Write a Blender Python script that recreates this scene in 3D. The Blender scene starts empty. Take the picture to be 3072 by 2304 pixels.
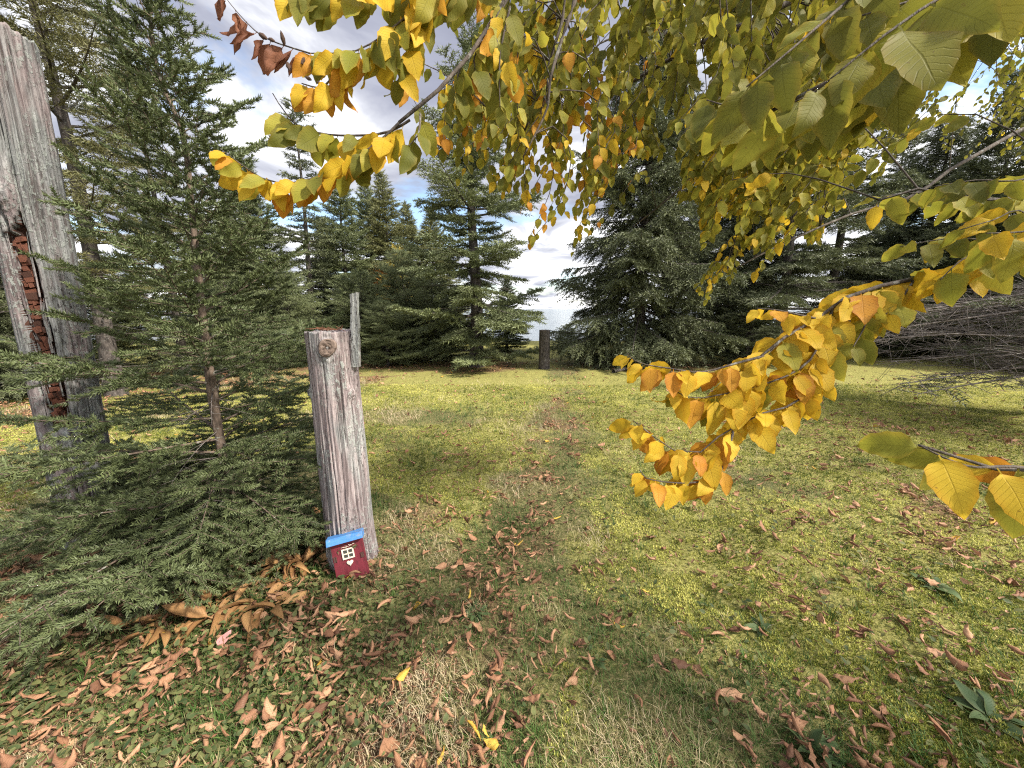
import bpy, math, random
import numpy as np
from mathutils import Vector, Matrix

rng = np.random.default_rng(11)
random.seed(11)
R_ = math.radians
SC = bpy.context.scene
COL = SC.collection

# ------------------------------------------------------------------ camera, sky, sun, exposure
CAM_H, PITCH, FPX = 1.5, R_(11.1), 1154.0          # focal length in pixels of a 3072 px wide frame
cd = bpy.data.cameras.new("camera")
cam = bpy.data.objects.new("camera", cd)
COL.objects.link(cam)
cam.location = (0, 0, CAM_H)
cam.rotation_euler = (math.pi / 2 - PITCH, 0, 0)
cd.sensor_width = 36
cd.lens = 36 * FPX / 3072
cd.clip_start, cd.clip_end = 0.02, 9000
cd.dof.use_dof = True
cd.dof.focus_distance = 3.0
cd.dof.aperture_fstop = 13
SC.camera = cam

SUN_EL, SUN_AZ = R_(44), R_(116)                     # azimuth measured from +Y towards +X
SUN_DIR = Vector((math.sin(SUN_AZ) * math.cos(SUN_EL), math.cos(SUN_AZ) * math.cos(SUN_EL), math.sin(SUN_EL)))


def node(nt, typ, ins=None, **attrs):
    n = nt.nodes.new(typ)
    for k, v in attrs.items():
        setattr(n, k, v)
    for k, v in (ins or {}).items():
        s = n.inputs[k]
        if isinstance(v, bpy.types.NodeSocket):
            nt.links.new(v, s)
        elif isinstance(v, bpy.types.Node):
            nt.links.new(v.outputs[0], s)
        else:
            s.default_value = v
    return n


def math_(nt, op, a, b=None, clamp=False):
    ins = {0: a}
    if b is not None:
        ins[1] = b
    return node(nt, 'ShaderNodeMath', ins, operation=op, use_clamp=clamp).outputs[0]


def mix(nt, fac, a, b, blend='MIX'):
    n = nt.nodes.new('ShaderNodeMix')
    n.data_type = 'RGBA'
    n.blend_type = blend
    n.clamp_factor = True
    for idx, v in ((0, fac), (6, a), (7, b)):
        s = n.inputs[idx]
        if isinstance(v, bpy.types.NodeSocket):
            nt.links.new(v, s)
        elif idx == 0:
            s.default_value = v
        else:
            s.default_value = (*v, 1) if len(v) == 3 else v
    return n.outputs[2]


def ramp(nt, fac, stops):
    n = nt.nodes.new('ShaderNodeValToRGB')
    e = n.color_ramp.elements
    while len(e) < len(stops):
        e.new(0.5)
    for el, (p, c) in zip(e, stops):
        el.position = p
        el.color = (*c, 1) if not isinstance(c, (int, float)) else (c, c, c, 1)
    nt.links.new(fac, n.inputs[0])
    return n.outputs[0]


world = bpy.data.worlds.new("World")
SC.world = world
world.use_nodes = True
wt = world.node_tree
wt.nodes.clear()
sky = node(wt, 'ShaderNodeTexSky', sky_type='NISHITA', sun_disc=False, sun_elevation=SUN_EL, sun_rotation=SUN_AZ)
geo = node(wt, 'ShaderNodeTexCoord')
sep = node(wt, 'ShaderNodeSeparateXYZ', {0: geo.outputs['Generated']})
den = math_(wt, 'ADD', math_(wt, 'MAXIMUM', sep.outputs[2], 0.0), 0.16)
cx = math_(wt, 'DIVIDE', sep.outputs[0], den)
cy = math_(wt, 'DIVIDE', sep.outputs[1], den)
cp = node(wt, 'ShaderNodeCombineXYZ', {0: cx, 1: cy, 2: 10.2})
n1 = node(wt, 'ShaderNodeTexNoise', {'Vector': cp.outputs[0], 'Scale': 0.95, 'Detail': 9.0, 'Roughness': 0.56, 'Distortion': 0.35})
cp2 = node(wt, 'ShaderNodeCombineXYZ', {0: cx, 1: cy, 2: 9.1})
n2 = node(wt, 'ShaderNodeTexNoise', {'Vector': cp2.outputs[0], 'Scale': 1.5, 'Detail': 7.0, 'Roughness': 0.55, 'Distortion': 0.5})
cover = ramp(wt, n1.outputs[0], [(0.38, 0.0), (0.47, 1.0)])
dotn = node(wt, 'ShaderNodeVectorMath', {0: geo.outputs['Generated'], 1: tuple(SUN_DIR)}, operation='DOT_PRODUCT')
glow = node(wt, 'ShaderNodeMapRange', {'Value': dotn.outputs['Value'], 1: 0.15, 2: 0.95, 3: 0.0, 4: 0.34})
low = node(wt, 'ShaderNodeMapRange', {'Value': sep.outputs[2], 1: 0.45, 2: 0.0, 3: 0.0, 4: 0.17})
bright = math_(wt, 'ADD', math_(wt, 'ADD', n2.outputs[0], glow.outputs[0]), low.outputs[0])
cloudc = ramp(wt, bright, [(0.36, (1.35, 1.42, 1.85)), (0.48, (1.8, 1.88, 2.3)), (0.58, (2.9, 2.98, 3.3)), (0.70, (6.0, 6.0, 6.1)), (0.85, (9.5, 9.4, 9.2))])
skyc = mix(wt, cover, sky.outputs[0], cloudc)
bg = node(wt, 'ShaderNodeBackground', {'Color': skyc, 'Strength': 0.1})
node(wt, 'ShaderNodeOutputWorld', {'Surface': bg.outputs[0]})

sd = bpy.data.lights.new("sun", 'SUN')
sd.energy = 3.4
sd.angle = R_(4.0)
sd.color = (1.0, 0.93, 0.82)
sun = bpy.data.objects.new("sun", sd)
COL.objects.link(sun)
sun.rotation_euler = SUN_DIR.to_track_quat('Z', 'Y').to_euler()

SC.view_settings.view_transform = 'Standard'
SC.view_settings.look = 'None'
SC.view_settings.exposure = 1.5
SC.view_settings.gamma = 1
SC.view_settings.use_curve_mapping = False
SC.render.engine = 'CYCLES'
cy_ = SC.cycles
cy_.max_bounces = 6
cy_.diffuse_bounces = 3
cy_.glossy_bounces = 2
cy_.transmission_bounces = 4
cy_.transparent_max_bounces = 4
cy_.caustics_reflective = False
cy_.caustics_refractive = False
cy_.use_denoising = False
SC.render.filter_size = 1.1
cy_.pixel_filter_type = 'BLACKMAN_HARRIS'
cy_.filter_width = 1.15
cy_.sample_clamp_indirect = 4.0

# ------------------------------------------------------------------ geometry helpers
F_ = np.array((0, math.cos(PITCH), -math.sin(PITCH)))
U_ = np.array((0, math.sin(PITCH), math.cos(PITCH)))
X_ = np.array((1.0, 0, 0))
C_ = np.array((0, 0, CAM_H))


def ray(px, py):
    return (px - 1536) / FPX * X_ + F_ + (1152 - py) / FPX * U_


def P(px, py, z):                                   # a point at depth z along the view axis
    return C_ + ray(px, py) * z


def V(px, py, d):                                   # a point on the upright plane d metres ahead
    r = ray(px, py)
    return C_ + r * (d / r[1])


def G(px, py):                                      # a point on the level ground
    r = ray(px, py)
    return C_ + r * (-CAM_H / r[2])


def project(p):
    q = np.asarray(p) - C_
    z = q @ F_
    z = np.where(np.abs(z) < 1e-6, 1e-6, z)
    return 1536 + (q @ X_) / z * FPX, 1152 - (q @ U_) / z * FPX, z


def unit(a):
    a = np.asarray(a, float)
    return a / np.maximum(np.linalg.norm(a, axis=-1, keepdims=True), 1e-9)


def _h(i, j, k, seed):
    n = (i * 374761393 + j * 668265263 + k * 2147483647 + seed * 974711) & 0xffffffff
    n = ((n ^ (n >> 13)) * 1274126177) & 0xffffffff
    n = (n ^ (n >> 16)) & 0xffff
    return n / 65535.0


def vnoise(x, y, z=0.0, seed=0):
    x, y, z = np.broadcast_arrays(np.asarray(x, float), np.asarray(y, float), np.asarray(z, float))
    i, j, k = np.floor(x).astype(np.int64), np.floor(y).astype(np.int64), np.floor(z).astype(np.int64)
    u, v, w = x - i, y - j, z - k
    u, v, w = u * u * (3 - 2 * u), v * v * (3 - 2 * v), w * w * (3 - 2 * w)
    r = 0
    for a in (0, 1):
        for b in (0, 1):
            for c in (0, 1):
                r = r + _h(i + a, j + b, k + c, seed) * (u if a else 1 - u) * (v if b else 1 - v) * (w if c else 1 - w)
    return r


def fbm(x, y, z=0.0, seed=0, o=4):
    r, a, s = 0, 0.5, 0
    for q in range(o):
        r = r + a * vnoise(np.asarray(x) * 2 ** q, np.asarray(y) * 2 ** q, np.asarray(z) * 2 ** q, seed + q)
        s += a
        a *= 0.5
    return r / s


def sstep(a, b, x):
    t = np.clip((np.asarray(x, float) - a) / (b - a), 0, 1)
    return t * t * (3 - 2 * t)


def new_mesh(name, v, f, attrs=None, mats=(), smooth=False):
    v = np.ascontiguousarray(v, np.float32).reshape(-1, 3)
    f = np.ascontiguousarray(f, np.int32)
    k = f.shape[1]
    me = bpy.data.meshes.new(name)
    me.vertices.add(len(v))
    me.vertices.foreach_set('co', v.ravel())
    me.loops.add(f.size)
    me.loops.foreach_set('vertex_index', f.ravel())
    me.polygons.add(len(f))
    me.polygons.foreach_set('loop_start', np.arange(0, f.size, k, dtype=np.int32))
    me.polygons.foreach_set('use_smooth', np.full(len(f), bool(smooth)))
    for an, av in (attrs or {}).items():
        a = me.attributes.new(an, 'FLOAT', 'POINT')
        a.data.foreach_set('value', np.ascontiguousarray(av, np.float32).ravel())
    for m in mats:
        me.materials.append(m)
    me.update(calc_edges=True)
    return me


def link(name, data, parent=None, loc=None):
    o = bpy.data.objects.new(name, data)
    COL.objects.link(o)
    if parent is not None:
        o.parent = parent
    if loc is not None:
        o.location = loc
    return o


def tag(o, label=None, cat=None, group=None, kind=None):
    for k, val in (('label', label), ('category', cat), ('group', group), ('kind', kind)):
        if val:
            o[k] = val
    return o


def thing(name, label, cat, loc=(0, 0, 0), group=None):
    return tag(link(name, None, None, Vector(loc)), label, cat, group)


class MB:
    """collects triangles (and one float per vertex) for one mesh"""

    def __init__(self):
        self.v, self.f, self.a, self.n = [], [], [], 0

    def add(self, v, f, a=0.5):
        v = np.asarray(v, float).reshape(-1, 3)
        f = np.asarray(f, np.int64).reshape(-1, 3)
        self.v.append(v)
        self.f.append(f + self.n)
        self.a.append(np.broadcast_to(np.asarray(a, float), (len(v),)))
        self.n += len(v)
        return self

    def mesh(self, name, mats, smooth=False, off=None):
        v = np.concatenate(self.v)
        if off is not None:
            v = v - np.asarray(off)
        return new_mesh(name, v, np.concatenate(self.f), {'rnd': np.concatenate(self.a)}, mats, smooth)


def tube(pts, rad, n=6, cap=True):
    pts = np.asarray(pts, float)
    m = len(pts)
    rad = np.broadcast_to(np.asarray(rad, float), (m,))
    t = np.gradient(pts, axis=0)
    t = unit(t)
    ref = np.array((0.31, 0.17, 0.93)) if abs(t[0, 2]) < 0.9 else np.array((0.9, 0.3, 0.1))
    a = unit(np.cross(t, ref))
    b = np.cross(t, a)
    th = np.arange(n) * 2 * math.pi / n
    v = pts[:, None] + rad[:, None, None] * (np.cos(th)[None, :, None] * a[:, None] + np.sin(th)[None, :, None] * b[:, None])
    i = np.arange(m - 1)[:, None] * n
    j = np.arange(n)[None]
    j2 = (j + 1) % n
    q = np.stack([i + j, i + j2, i + n + j2, i + n + j], -1).reshape(-1, 4)
    f = np.concatenate([q[:, [0, 1, 2]], q[:, [0, 2, 3]]])
    v = v.reshape(-1, 3)
    if cap:
        v = np.concatenate([v, pts[-1:] + t[-1] * rad[-1] * 0.3])
        k = (m - 1) * n
        f = np.concatenate([f, np.stack([k + np.arange(n), k + (np.arange(n) + 1) % n, np.full(n, m * n)], -1)])
    return v, f


def smooth_path(pts, n):
    pts = np.asarray(pts, float)
    d = np.r_[0, np.cumsum(np.linalg.norm(np.diff(pts, axis=0), axis=1))]
    s = np.linspace(0, d[-1], n)
    # Catmull-Rom through the points
    out = []
    for x in s:
        i = min(max(np.searchsorted(d, x) - 1, 0), len(pts) - 2)
        u = (x - d[i]) / max(d[i + 1] - d[i], 1e-9)
        p0, p1, p2, p3 = pts[max(i - 1, 0)], pts[i], pts[i + 1], pts[min(i + 2, len(pts) - 1)]
        out.append(0.5 * (2 * p1 + (p2 - p0) * u + (2 * p0 - 5 * p1 + 4 * p2 - p3) * u * u + (3 * p1 - p0 - 3 * p2 + p3) * u ** 3))
    return np.array(out)


def frames(axis, normal):
    y = unit(axis)
    x = unit(np.cross(y, normal))
    z = np.cross(x, y)
    return np.stack([x, y, z], -1)                  # columns are the local axes


def scatter(tv, tf, pos, rot, s):
    n = len(pos)
    s = np.asarray(s, float)
    s = s[:, None, None] if s.ndim == 1 else s[:, None, :]
    v = np.einsum('nij,nvj->nvi', rot, tv[None] * s) + pos[:, None]
    f = tf[None] + len(tv) * np.arange(n)[:, None, None]
    return v.reshape(-1, 3), f.reshape(-1, 3)


def box(sx, sy, sz, c=(0, 0, 0)):
    v = np.array([(x, y, z) for x in (-.5, .5) for y in (-.5, .5) for z in (-.5, .5)]) * (sx, sy, sz) + np.array(c)
    q = [(0, 1, 3, 2), (4, 6, 7, 5), (0, 4, 5, 1), (2, 3, 7, 6), (0, 2, 6, 4), (1, 5, 7, 3)]
    f = [t for a in q for t in ((a[0], a[1], a[2]), (a[0], a[2], a[3]))]
    return v, np.array(f)


# ------------------------------------------------------------------ materials
def new_mat(name):
    m = bpy.data.materials.new(name)
    m.use_nodes = True
    m.node_tree.nodes.clear()
    return m, m.node_tree


def finish(nt, col, rough=0.7, bump=None, bstr=0.3, bdist=0.01, spec=0.3, transl=0.0, tcol=None):
    ins = {'Base Color': col, 'Roughness': rough, 'Specular IOR Level': spec}
    nrm = None
    if bump is not None:
        nrm = node(nt, 'ShaderNodeBump', {'Height': bump, 'Strength': bstr, 'Distance': bdist}).outputs[0]
        ins['Normal'] = nrm
    p = node(nt, 'ShaderNodeBsdfPrincipled', ins)
    out = p.outputs[0]
    if transl > 0:
        t = node(nt, 'ShaderNodeBsdfTranslucent', {'Color': tcol if tcol is not None else col})
        ms = node(nt, 'ShaderNodeMixShader', {0: transl, 1: out, 2: t.outputs[0]})
        out = ms.outputs[0]
    node(nt, 'ShaderNodeOutputMaterial', {'Surface': out})


def attr(nt, name):
    return node(nt, 'ShaderNodeAttribute', attribute_name=name).outputs['Fac']


def objpos(nt):
    return node(nt, 'ShaderNodeTexCoord').outputs['Object']


def worldpos(nt):
    return node(nt, 'ShaderNodeNewGeometry').outputs['Position']


def noise(nt, vec, scale, detail=4.0, rough=0.55, dist=0.0):
    return node(nt, 'ShaderNodeTexNoise', {'Vector': vec, 'Scale': scale, 'Detail': detail, 'Roughness': rough, 'Distortion': dist}).outputs[0]


def mapped(nt, vec, scale):
    return node(nt, 'ShaderNodeMapping', {'Vector': vec, 'Scale': scale}).outputs[0]


def needle_mat(name, dark, light, tr=0.18):
    m, nt = new_mat(name)
    n = noise(nt, worldpos(nt), 1.7, 2)
    fac = math_(nt, 'ADD', math_(nt, 'MULTIPLY', attr(nt, 'rnd'), 0.7), math_(nt, 'MULTIPLY', n, 0.35))
    col = mix(nt, fac, dark, light)
    finish(nt, col, 0.55, spec=0.3, transl=tr)
    return m


M_needle_near = needle_mat('needles_near', (0.034, 0.048, 0.020), (0.150, 0.180, 0.075))
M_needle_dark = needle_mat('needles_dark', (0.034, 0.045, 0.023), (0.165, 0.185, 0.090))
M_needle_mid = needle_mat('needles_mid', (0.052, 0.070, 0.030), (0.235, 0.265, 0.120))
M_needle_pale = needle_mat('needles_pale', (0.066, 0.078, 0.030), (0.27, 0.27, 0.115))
M_needle_tips = needle_mat('needles_rusty_tips', (0.042, 0.056, 0.022), (0.215, 0.200, 0.080))
M_needle_rust = needle_mat('needles_rust', (0.10, 0.05, 0.025), (0.24, 0.13, 0.05))
M_autumn = needle_mat('autumn_leaves', (0.30, 0.10, 0.03), (0.50, 0.28, 0.05), 0.3)


def bark_mat(name, a, b, c=(0.30, 0.31, 0.27)):
    m, nt = new_mat(name)
    o = worldpos(nt)
    n = noise(nt, mapped(nt, o, (14, 14, 5)), 2.2, 6, 0.65)
    col = mix(nt, ramp(nt, n, [(0.36, 0.0), (0.62, 1.0)]), a, b)
    sp = ramp(nt, noise(nt, o, 38.0, 3), [(0.60, 0.0), (0.66, 1.0)])
    col = mix(nt, math_(nt, 'MULTIPLY', sp, 0.6), col, c)
    finish(nt, col, 0.85, n, 0.7, 0.02)
    return m


M_bark = bark_mat('spruce_bark', (0.022, 0.018, 0.016), (0.095, 0.080, 0.070), (0.20, 0.20, 0.18))
M_bark_near = bark_mat('young_bark', (0.055, 0.040, 0.030), (0.17, 0.125, 0.095))
M_twig = bark_mat('twig_bark', (0.030, 0.024, 0.020), (0.095, 0.075, 0.06), (0.2, 0.2, 0.18))
M_dead = bark_mat('dead_twig', (0.060, 0.046, 0.040), (0.165, 0.142, 0.128), (0.34, 0.34, 0.32))


def leaf_mat(name, c0, c1, edge, tr=0.48, src='object', bumpy=0.35):
    m, nt = new_mat(name)
    u, v = attr(nt, 'u'), attr(nt, 'v')
    r = node(nt, 'ShaderNodeObjectInfo').outputs['Random'] if src == 'object' else attr(nt, 'rnd')
    au = math_(nt, 'ABSOLUTE', u)
    # side veins run forward from the midrib
    ph = math_(nt, 'FRACT', math_(nt, 'MULTIPLY', math_(nt, 'SUBTRACT', v, math_(nt, 'MULTIPLY', au, 0.20)), 11.0))
    vein = math_(nt, 'ABSOLUTE', math_(nt, 'SUBTRACT', ph, 0.5))
    veinm = ramp(nt, vein, [(0.0, 1.0), (0.10, 0.0)])
    mid = ramp(nt, au, [(0.015, 1.0), (0.05, 0.0)])
    col = mix(nt, r, c0, c1)
    blot = noise(nt, worldpos(nt), 34.0, 4, 0.6)
    ed = math_(nt, 'ADD', math_(nt, 'MULTIPLY', math_(nt, 'POWER', au, 2.5), 0.55), math_(nt, 'MULTIPLY', blot, 0.65))
    col = mix(nt, ramp(nt, ed, [(0.44, 0.0), (0.98, 0.85)]), col, edge)
    spots = ramp(nt, noise(nt, worldpos(nt), 120.0, 2), [(0.70, 0.0), (0.76, 1.0)])
    col = mix(nt, math_(nt, 'MULTIPLY', spots, 0.6), col, (0.10, 0.05, 0.02))
    lines = math_(nt, 'MAXIMUM', veinm, mid)
    col = mix(nt, math_(nt, 'MULTIPLY', lines, 0.30), col, tuple(x * 0.55 for x in c0))
    hgt = math_(nt, 'SUBTRACT', math_(nt, 'MULTIPLY', blot, 0.4), lines)
    finish(nt, col, 0.6, hgt, bumpy, 0.0012, spec=0.22, transl=tr)
    return m


LEAFC = {
    'olive': ((0.115, 0.122, 0.018), (0.20, 0.19, 0.030), (0.23, 0.18, 0.028)),
    'lime': ((0.225, 0.225, 0.028), (0.34, 0.30, 0.040), (0.38, 0.28, 0.036)),
    'yellow': ((0.50, 0.335, 0.024), (0.64, 0.45, 0.040), (0.56, 0.30, 0.02)),
    'orange': ((0.50, 0.22, 0.025), (0.58, 0.31, 0.04), (0.34, 0.12, 0.02)),
    'brown': ((0.17, 0.065, 0.035), (0.30, 0.13, 0.075), (0.10, 0.04, 0.025)),
}
M_leaf = {k: leaf_mat('leaf_' + k, *c) for k, c in LEAFC.items()}
M_leaf_s = {k: leaf_mat('leaf_mass_' + k, *c, src='attr') for k, c in LEAFC.items()}
FALLC = {
    'tan': ((0.25, 0.125, 0.066), (0.47, 0.275, 0.16), (0.20, 0.095, 0.055)),
    'brown': ((0.13, 0.064, 0.038), (0.31, 0.155, 0.085), (0.09, 0.045, 0.028)),
    'gold': ((0.50, 0.30, 0.05), (0.56, 0.38, 0.07), (0.40, 0.17, 0.03)),
}
M_fall = {k: leaf_mat('fallen_' + k, *c, tr=0.12, bumpy=0.6) for k, c in FALLC.items()}
M_fall_s = {k: leaf_mat('fallen_mass_' + k, *c, tr=0.12, src='attr', bumpy=0.6) for k, c in FALLC.items()}
M_hosta = leaf_mat('withered_hosta', (0.24, 0.125, 0.05), (0.40, 0.235, 0.10), (0.15, 0.07, 0.035), 0.2, bumpy=0.6)
M_weed = leaf_mat('weed_green', (0.045, 0.078, 0.030), (0.090, 0.130, 0.050), (0.09, 0.10, 0.035), 0.2)
M_weed_s = leaf_mat('ground_cover_green', (0.035, 0.062, 0.022), (0.17, 0.175, 0.065), (0.16, 0.12, 0.05), 0.2, src='attr')
M_limeweed = leaf_mat('weed_lime', (0.16, 0.20, 0.035), (0.23, 0.27, 0.05), (0.2, 0.2, 0.04), 0.3)


def blade_mat(name, stops, tr=0.25):
    m, nt = new_mat(name)
    finish(nt, ramp(nt, attr(nt, 'rnd'), stops), 0.6, spec=0.25, transl=tr)
    return m


M_grass = blade_mat('grass_blades', [(0.0, (0.035, 0.080, 0.016)), (0.35, (0.090, 0.165, 0.036)), (0.6, (0.21, 0.20, 0.08)), (0.85, (0.40, 0.32, 0.18)), (1.0, (0.52, 0.43, 0.28))])
M_moss = blade_mat('moss_tufts', [(0.0, (0.075, 0.100, 0.014)), (0.5, (0.285, 0.30, 0.050)), (1.0, (0.62, 0.59, 0.17))])

m, nt = new_mat('ground_soil')
o = worldpos(nt)
nf = noise(nt, o, 55.0, 5, 0.7)
nm = noise(nt, o, 9.0, 5, 0.65)
moss_c = ramp(nt, nf, [(0.30, (0.075, 0.075, 0.022)), (0.5, (0.225, 0.212, 0.062)), (0.72, (0.42, 0.385, 0.15))])
grass_c = ramp(nt, nf, [(0.30, (0.035, 0.045, 0.016)), (0.5, (0.12, 0.115, 0.045)), (0.72, (0.30, 0.24, 0.12))])
lit_c = ramp(nt, nf, [(0.30, (0.035, 0.022, 0.014)), (0.5, (0.13, 0.075, 0.045)), (0.72, (0.33, 0.19, 0.12))])
am = math_(nt, 'ADD', attr(nt, 'moss'), math_(nt, 'MULTIPLY', math_(nt, 'SUBTRACT', nm, 0.5), 0.9))
al = math_(nt, 'ADD', attr(nt, 'litter'), math_(nt, 'MULTIPLY', math_(nt, 'SUBTRACT', nm, 0.5), -0.9))
col = mix(nt, ramp(nt, am, [(0.35, 0.0), (0.65, 1.0)]), grass_c, moss_c)
col = mix(nt, ramp(nt, al, [(0.45, 0.0), (0.85, 0.85)]), col, lit_c)
finish(nt, col, 0.95, nf, 0.9, 0.02, spec=0.1)
M_ground = m


def wood_mat(name, pink=0.5, lichen=0.4, dim=1.0):
    m, nt = new_mat(name)
    o = objpos(nt)
    wob = noise(nt, mapped(nt, o, (1, 1, 0.35)), 7.0, 3)
    gr = noise(nt, mapped(nt, o, (75, 75, 3.2)), 1.0, 7, 0.68, 0.2)
    gr2 = noise(nt, mapped(nt, o, (26, 26, 1.3)), 1.0, 4, 0.6)
    big = noise(nt, mapped(nt, o, (9, 9, 2.0)), 1.0, 3)
    base = ramp(nt, gr, [(0.30, (0.075, 0.060, 0.060)), (0.44, (0.19, 0.152, 0.152)), (0.56, (0.31, 0.258, 0.255)), (0.72, (0.45, 0.395, 0.39))])
    grey = ramp(nt, gr, [(0.30, (0.075, 0.077, 0.076)), (0.44, (0.18, 0.184, 0.182)), (0.56, (0.30, 0.305, 0.30)), (0.72, (0.45, 0.452, 0.44))])
    col = mix(nt, ramp(nt, big, [(0.58 - pink * 0.3, 0.0), (0.74 - pink * 0.3, 1.0)]), grey, base)
    col = mix(nt, ramp(nt, gr2, [(0.32, 0.85), (0.45, 0.0)]), col, (0.075, 0.058, 0.055))
    # pale and grey-green lichen flecks, dark specks
    fl = noise(nt, mapped(nt, o, (1.0, 1.0, 0.6)), 62.0, 4, 0.6)
    zone = noise(nt, mapped(nt, o, (1.0, 1.0, 0.35)), 8.0, 2)
    lf = math_(nt, 'MULTIPLY', ramp(nt, fl, [(0.50, 0.0), (0.58, 1.0)]), ramp(nt, zone, [(0.50 - lichen * 0.2, 0.0), (0.66 - lichen * 0.2, 1.0)]))
    col = mix(nt, math_(nt, 'MULTIPLY', lf, 0.75), col, (0.33, 0.355, 0.33))
    dk = noise(nt, mapped(nt, o, (1.0, 1.0, 0.45)), 88.0, 3, 0.6)
    zone2 = noise(nt, mapped(nt, o, (1.0, 1.0, 0.3)), 5.5, 2)
    df = math_(nt, 'MULTIPLY', ramp(nt, dk, [(0.56, 0.0), (0.63, 1.0)]), ramp(nt, zone2, [(0.42, 0.0), (0.58, 1.0)]))
    col = mix(nt, math_(nt, 'MULTIPLY', df, 0.85), col, (0.050, 0.043, 0.042))
    if dim < 1:
        col = mix(nt, 1.0, col, (dim, dim, dim), 'MULTIPLY')
    h = math_(nt, 'ADD', math_(nt, 'ADD', gr, math_(nt, 'MULTIPLY', gr2, 1.2)), math_(nt, 'MULTIPLY', lf, 0.3))
    finish(nt, col, 0.88, h, 0.8, 0.012, spec=0.15)
    return m


M_wood_a = wood_mat('weathered_wood_pinkish', 0.75, 0.25)
M_wood_b = wood_mat('weathered_wood_lichen', 0.55, 0.75, .70)
M_sliver = wood_mat('weathered_sliver', 0.1, 0.6)


def simple(name, c0, c1, scale=20.0, rough=0.6, bstr=0.3, stretch=(1, 1, 1), spec=0.3, chips=None):
    m, nt = new_mat(name)
    n = noise(nt, mapped(nt, objpos(nt), stretch), scale, 5, 0.6)
    col = mix(nt, ramp(nt, n, [(0.3, 0.0), (0.7, 1.0)]), c0, c1)
    if chips:
        a = noise(nt, mapped(nt, objpos(nt), (1, 1, .45)), 48.0, 5, .7)
        b = noise(nt, objpos(nt), 11.0, 3)
        k = math_(nt, 'MULTIPLY', ramp(nt, a, [(.52, 0.0), (.60, 1.0)]), ramp(nt, b, [(.42, 0.0), (.62, .9)]))
        col = mix(nt, k, col, chips)
    finish(nt, col, rough, n, bstr, 0.004, spec=spec)
    return m


M_rot = simple('rotten_core', (0.040, 0.016, 0.011), (0.165, 0.060, 0.034), 9.0, 0.9, 0.8, (1, 1, 0.5))
M_rot_dark = simple('rotten_hollow', (0.020, 0.012, 0.010), (0.095, 0.040, 0.026), 22.0, 0.95, 0.8)
M_red = simple('red_paint', (0.095, 0.014, 0.020), (0.185, 0.028, 0.040), 30.0, 0.65, 0.4, (1.6, 1.6, 0.25), .2, (0.055, 0.022, 0.020))
M_blue = simple('blue_paint', (0.035, 0.125, 0.34), (0.085, 0.24, 0.52), 26.0, 0.65, 0.4, (0.3, 1, 1.5), .2, (0.20, 0.24, 0.27))
M_cream = simple('cream_paint', (0.55, 0.46, 0.36), (0.72, 0.64, 0.52), 60.0, 0.6, 0.2)
M_pane = simple('dark_pane', (0.018, 0.022, 0.018), (0.055, 0.060, 0.048), 60.0, 0.3, 0.1, spec=0.5)
M_hinge = simple('rusted_hinge', (0.035, 0.016, 0.014), (0.10, 0.045, 0.035), 120.0, 0.6, 0.4)
M_pink = simple('pink_leaf', (0.40, 0.17, 0.16), (0.55, 0.28, 0.26), 70.0, 0.6, 0.3)
M_cone = simple('bud_brown', (0.035, 0.020, 0.014), (0.10, 0.055, 0.035), 200.0, 0.7, 0.6)

m, nt = new_mat('lake_water')
o = worldpos(nt)
wv = noise(nt, mapped(nt, o, (0.35, 1.6, 1)), 0.55, 4, 0.6)
finish(nt, (0.10, 0.13, 0.16, 1), 0.12, wv, 0.8, 2.0, spec=0.4)
M_water = m

# ------------------------------------------------------------------ terrain
def gz(x, y):
    x, y = np.asarray(x, float), np.asarray(y, float)
    z = 0.05 * (fbm(x * 0.5, y * 0.5, 0, 3, 2) - 0.5)
    z = z + 0.05 * sstep(11, 16, y)
    edge = 17.5 + 1.2 * (vnoise(x * 0.3, 0.5, 0, 8) - 0.5)
    return z - 4.5 * sstep(edge, edge + 7, y)


path_px = [(1180, 2420), (1330, 2150), (1500, 1800), (1600, 1500), (1665, 1300), (1690, 1180), (1690, 1085)]
path_w = np.array([G(*p)[:2] for p in path_px])


def path_dist(x, y):
    xs = np.interp(y, path_w[:, 1], path_w[:, 0])
    return np.abs(x - xs)


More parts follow.
